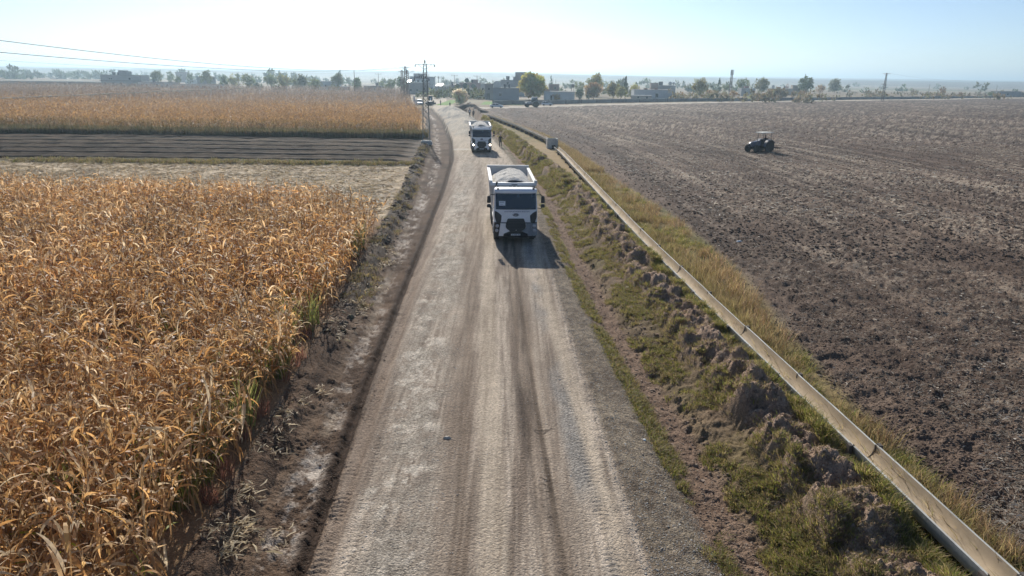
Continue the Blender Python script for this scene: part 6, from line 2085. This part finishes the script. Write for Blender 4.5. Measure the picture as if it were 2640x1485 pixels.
for a, b_ in zip(xs_[:-1], xs_[1:]):
    pa, pb = Vector((a, lwy(a), 0)), Vector((b_, lwy(b_), 0)); d_ = (pb - pa).normalized(); n_ = Vector((-d_.y, d_.x, 0)) * .3
    m = MB(); m.loft([[tuple(q - n_ + Vector((0, 0, -.2))), tuple(q + n_ + Vector((0, 0, -.2))), tuple(q + n_ * 1.3 + Vector((0, 0, 1.5))), tuple(q - n_ * 1.3 + Vector((0, 0, 1.5)))] for q in (pa + d_ * .15, pb - d_ * .15)])
    m.build('panel', M_lw, lw)
    m = MB(); m.cbox(pa.x, pa.y, .75, .28, .9, 1.9); m.build('post', M_lw, lw)
# wall at the left of the junction and embankment lines far left
m = MB()
for k in range(14):
    m.box(P(1105, 247)[0].x + 2.9 * k, P(1105, 247)[0].x + 2.9 * k + 2.85, P(1105, 246)[0].y + 4, P(1105, 246)[0].y + 4.4, -.2, 2.4 + .3 * random.random())
tag(m.build('courtyard_wall', paint((.36, .36, .35))), 'plain grey courtyard wall right behind the junction', 'wall')
p0, _ = P(-60, 216); p1, _ = P(262, 219)
m = MB(); m.loft([[(q.x, q.y, -.2), (q.x, q.y + 5, -.2), (q.x, q.y + 4, 1.9), (q.x, q.y + .8, 1.9)] for q in (p0, p1)]); tag(m.build('embankment', mat('embankment_earth', (.17, .14, .11), .95, var=.3, scale=.3)), kind='structure')
m = MB(); m.loft([[(q.x, q.y + .8, 1.901), (q.x, q.y + 4, 1.901), (q.x, q.y + 4, 2.4), (q.x, q.y + .8, 2.4)] for q in (p0, p1)]); tag(m.build('irrigation_channel', M_conc), 'pale raised channel on the dark embankment at the far left', 'channel')
p, _ = P(150, 203)
m = MB(); m.box(p.x - 13, p.x + 13, p.y, p.y + 16, -.2, 1.4, (2, 2, 0, 0)); tag(m.build('greenhouse', paint((.70, .66, .60))), 'pale flat plastic covered plot beside the lone round bush', 'greenhouse')
m = MB(); p, _ = P(905, 210)
# rubble of dug earth near the junction
rr_ = np.random.default_rng(77)
for k, (u, v, s, lb) in enumerate(((1183, 281, 1.5, 'low dark earth heap at the road side below the dry bush'), (1207, 283, 2.0, 'brown earth heap nearest the motorcycle'), (1222, 287, 1.9, 'jagged brown earth heap right of the middle of the pile row'), (1238, 290, 1.6, 'rightmost earth heap beside the end of the channel'))):
    p, t = P(u, v)
    n = 22
    X, Y = np.meshgrid(np.linspace(-1, 1, n), np.linspace(-1, 1, n))
    hgt = np.clip(1 - X ** 2 - Y ** 2, 0, 1) ** .7
    Zm = hgt * s * (.5 + .5 * fbm(X * 2 + k * 5, Y * 2, 1.0, 4, .6, 95)) - .12
    i = np.arange(n * n).reshape(n, n)
    Fq = np.stack([i[:-1, :-1], i[:-1, 1:], i[1:, 1:], i[1:, :-1]], -1).reshape(-1, 4)
    me = np_mesh('earth_heap', np.stack([X * s * 1.7, Y * s * 1.5, Zm], -1), F4=Fq, m=mat('heap_earth', (.17, .125, .092), .95, var=.3, scale=3, bump=.05), smooth=True)
    o = link('earth_heap', me); o.location = (p.x, p.y, ground_z(p.x, p.y)); tag(o, lb, 'earth heap')

# ---------------------------------------------------------------- haze
HAZE = 0.00033
m = bpy.data.materials.new('haze'); m.use_nodes = True
n, l = m.node_tree.nodes, m.node_tree.links
n.remove(n['Principled BSDF'])
pv = n.new('ShaderNodeVolumePrincipled')
pv.inputs['Color'].default_value = (.66, .87, 1.0, 1)
pv.inputs['Density'].default_value = HAZE
pv.inputs['Anisotropy'].default_value = .5
l.new(pv.outputs[0], n['Material Output'].inputs['Volume'])
g = MB(); g.box(-14000, 14000, -5000, 14000, -4.0, 95)
tag(g.build('haze', m), kind='stuff')
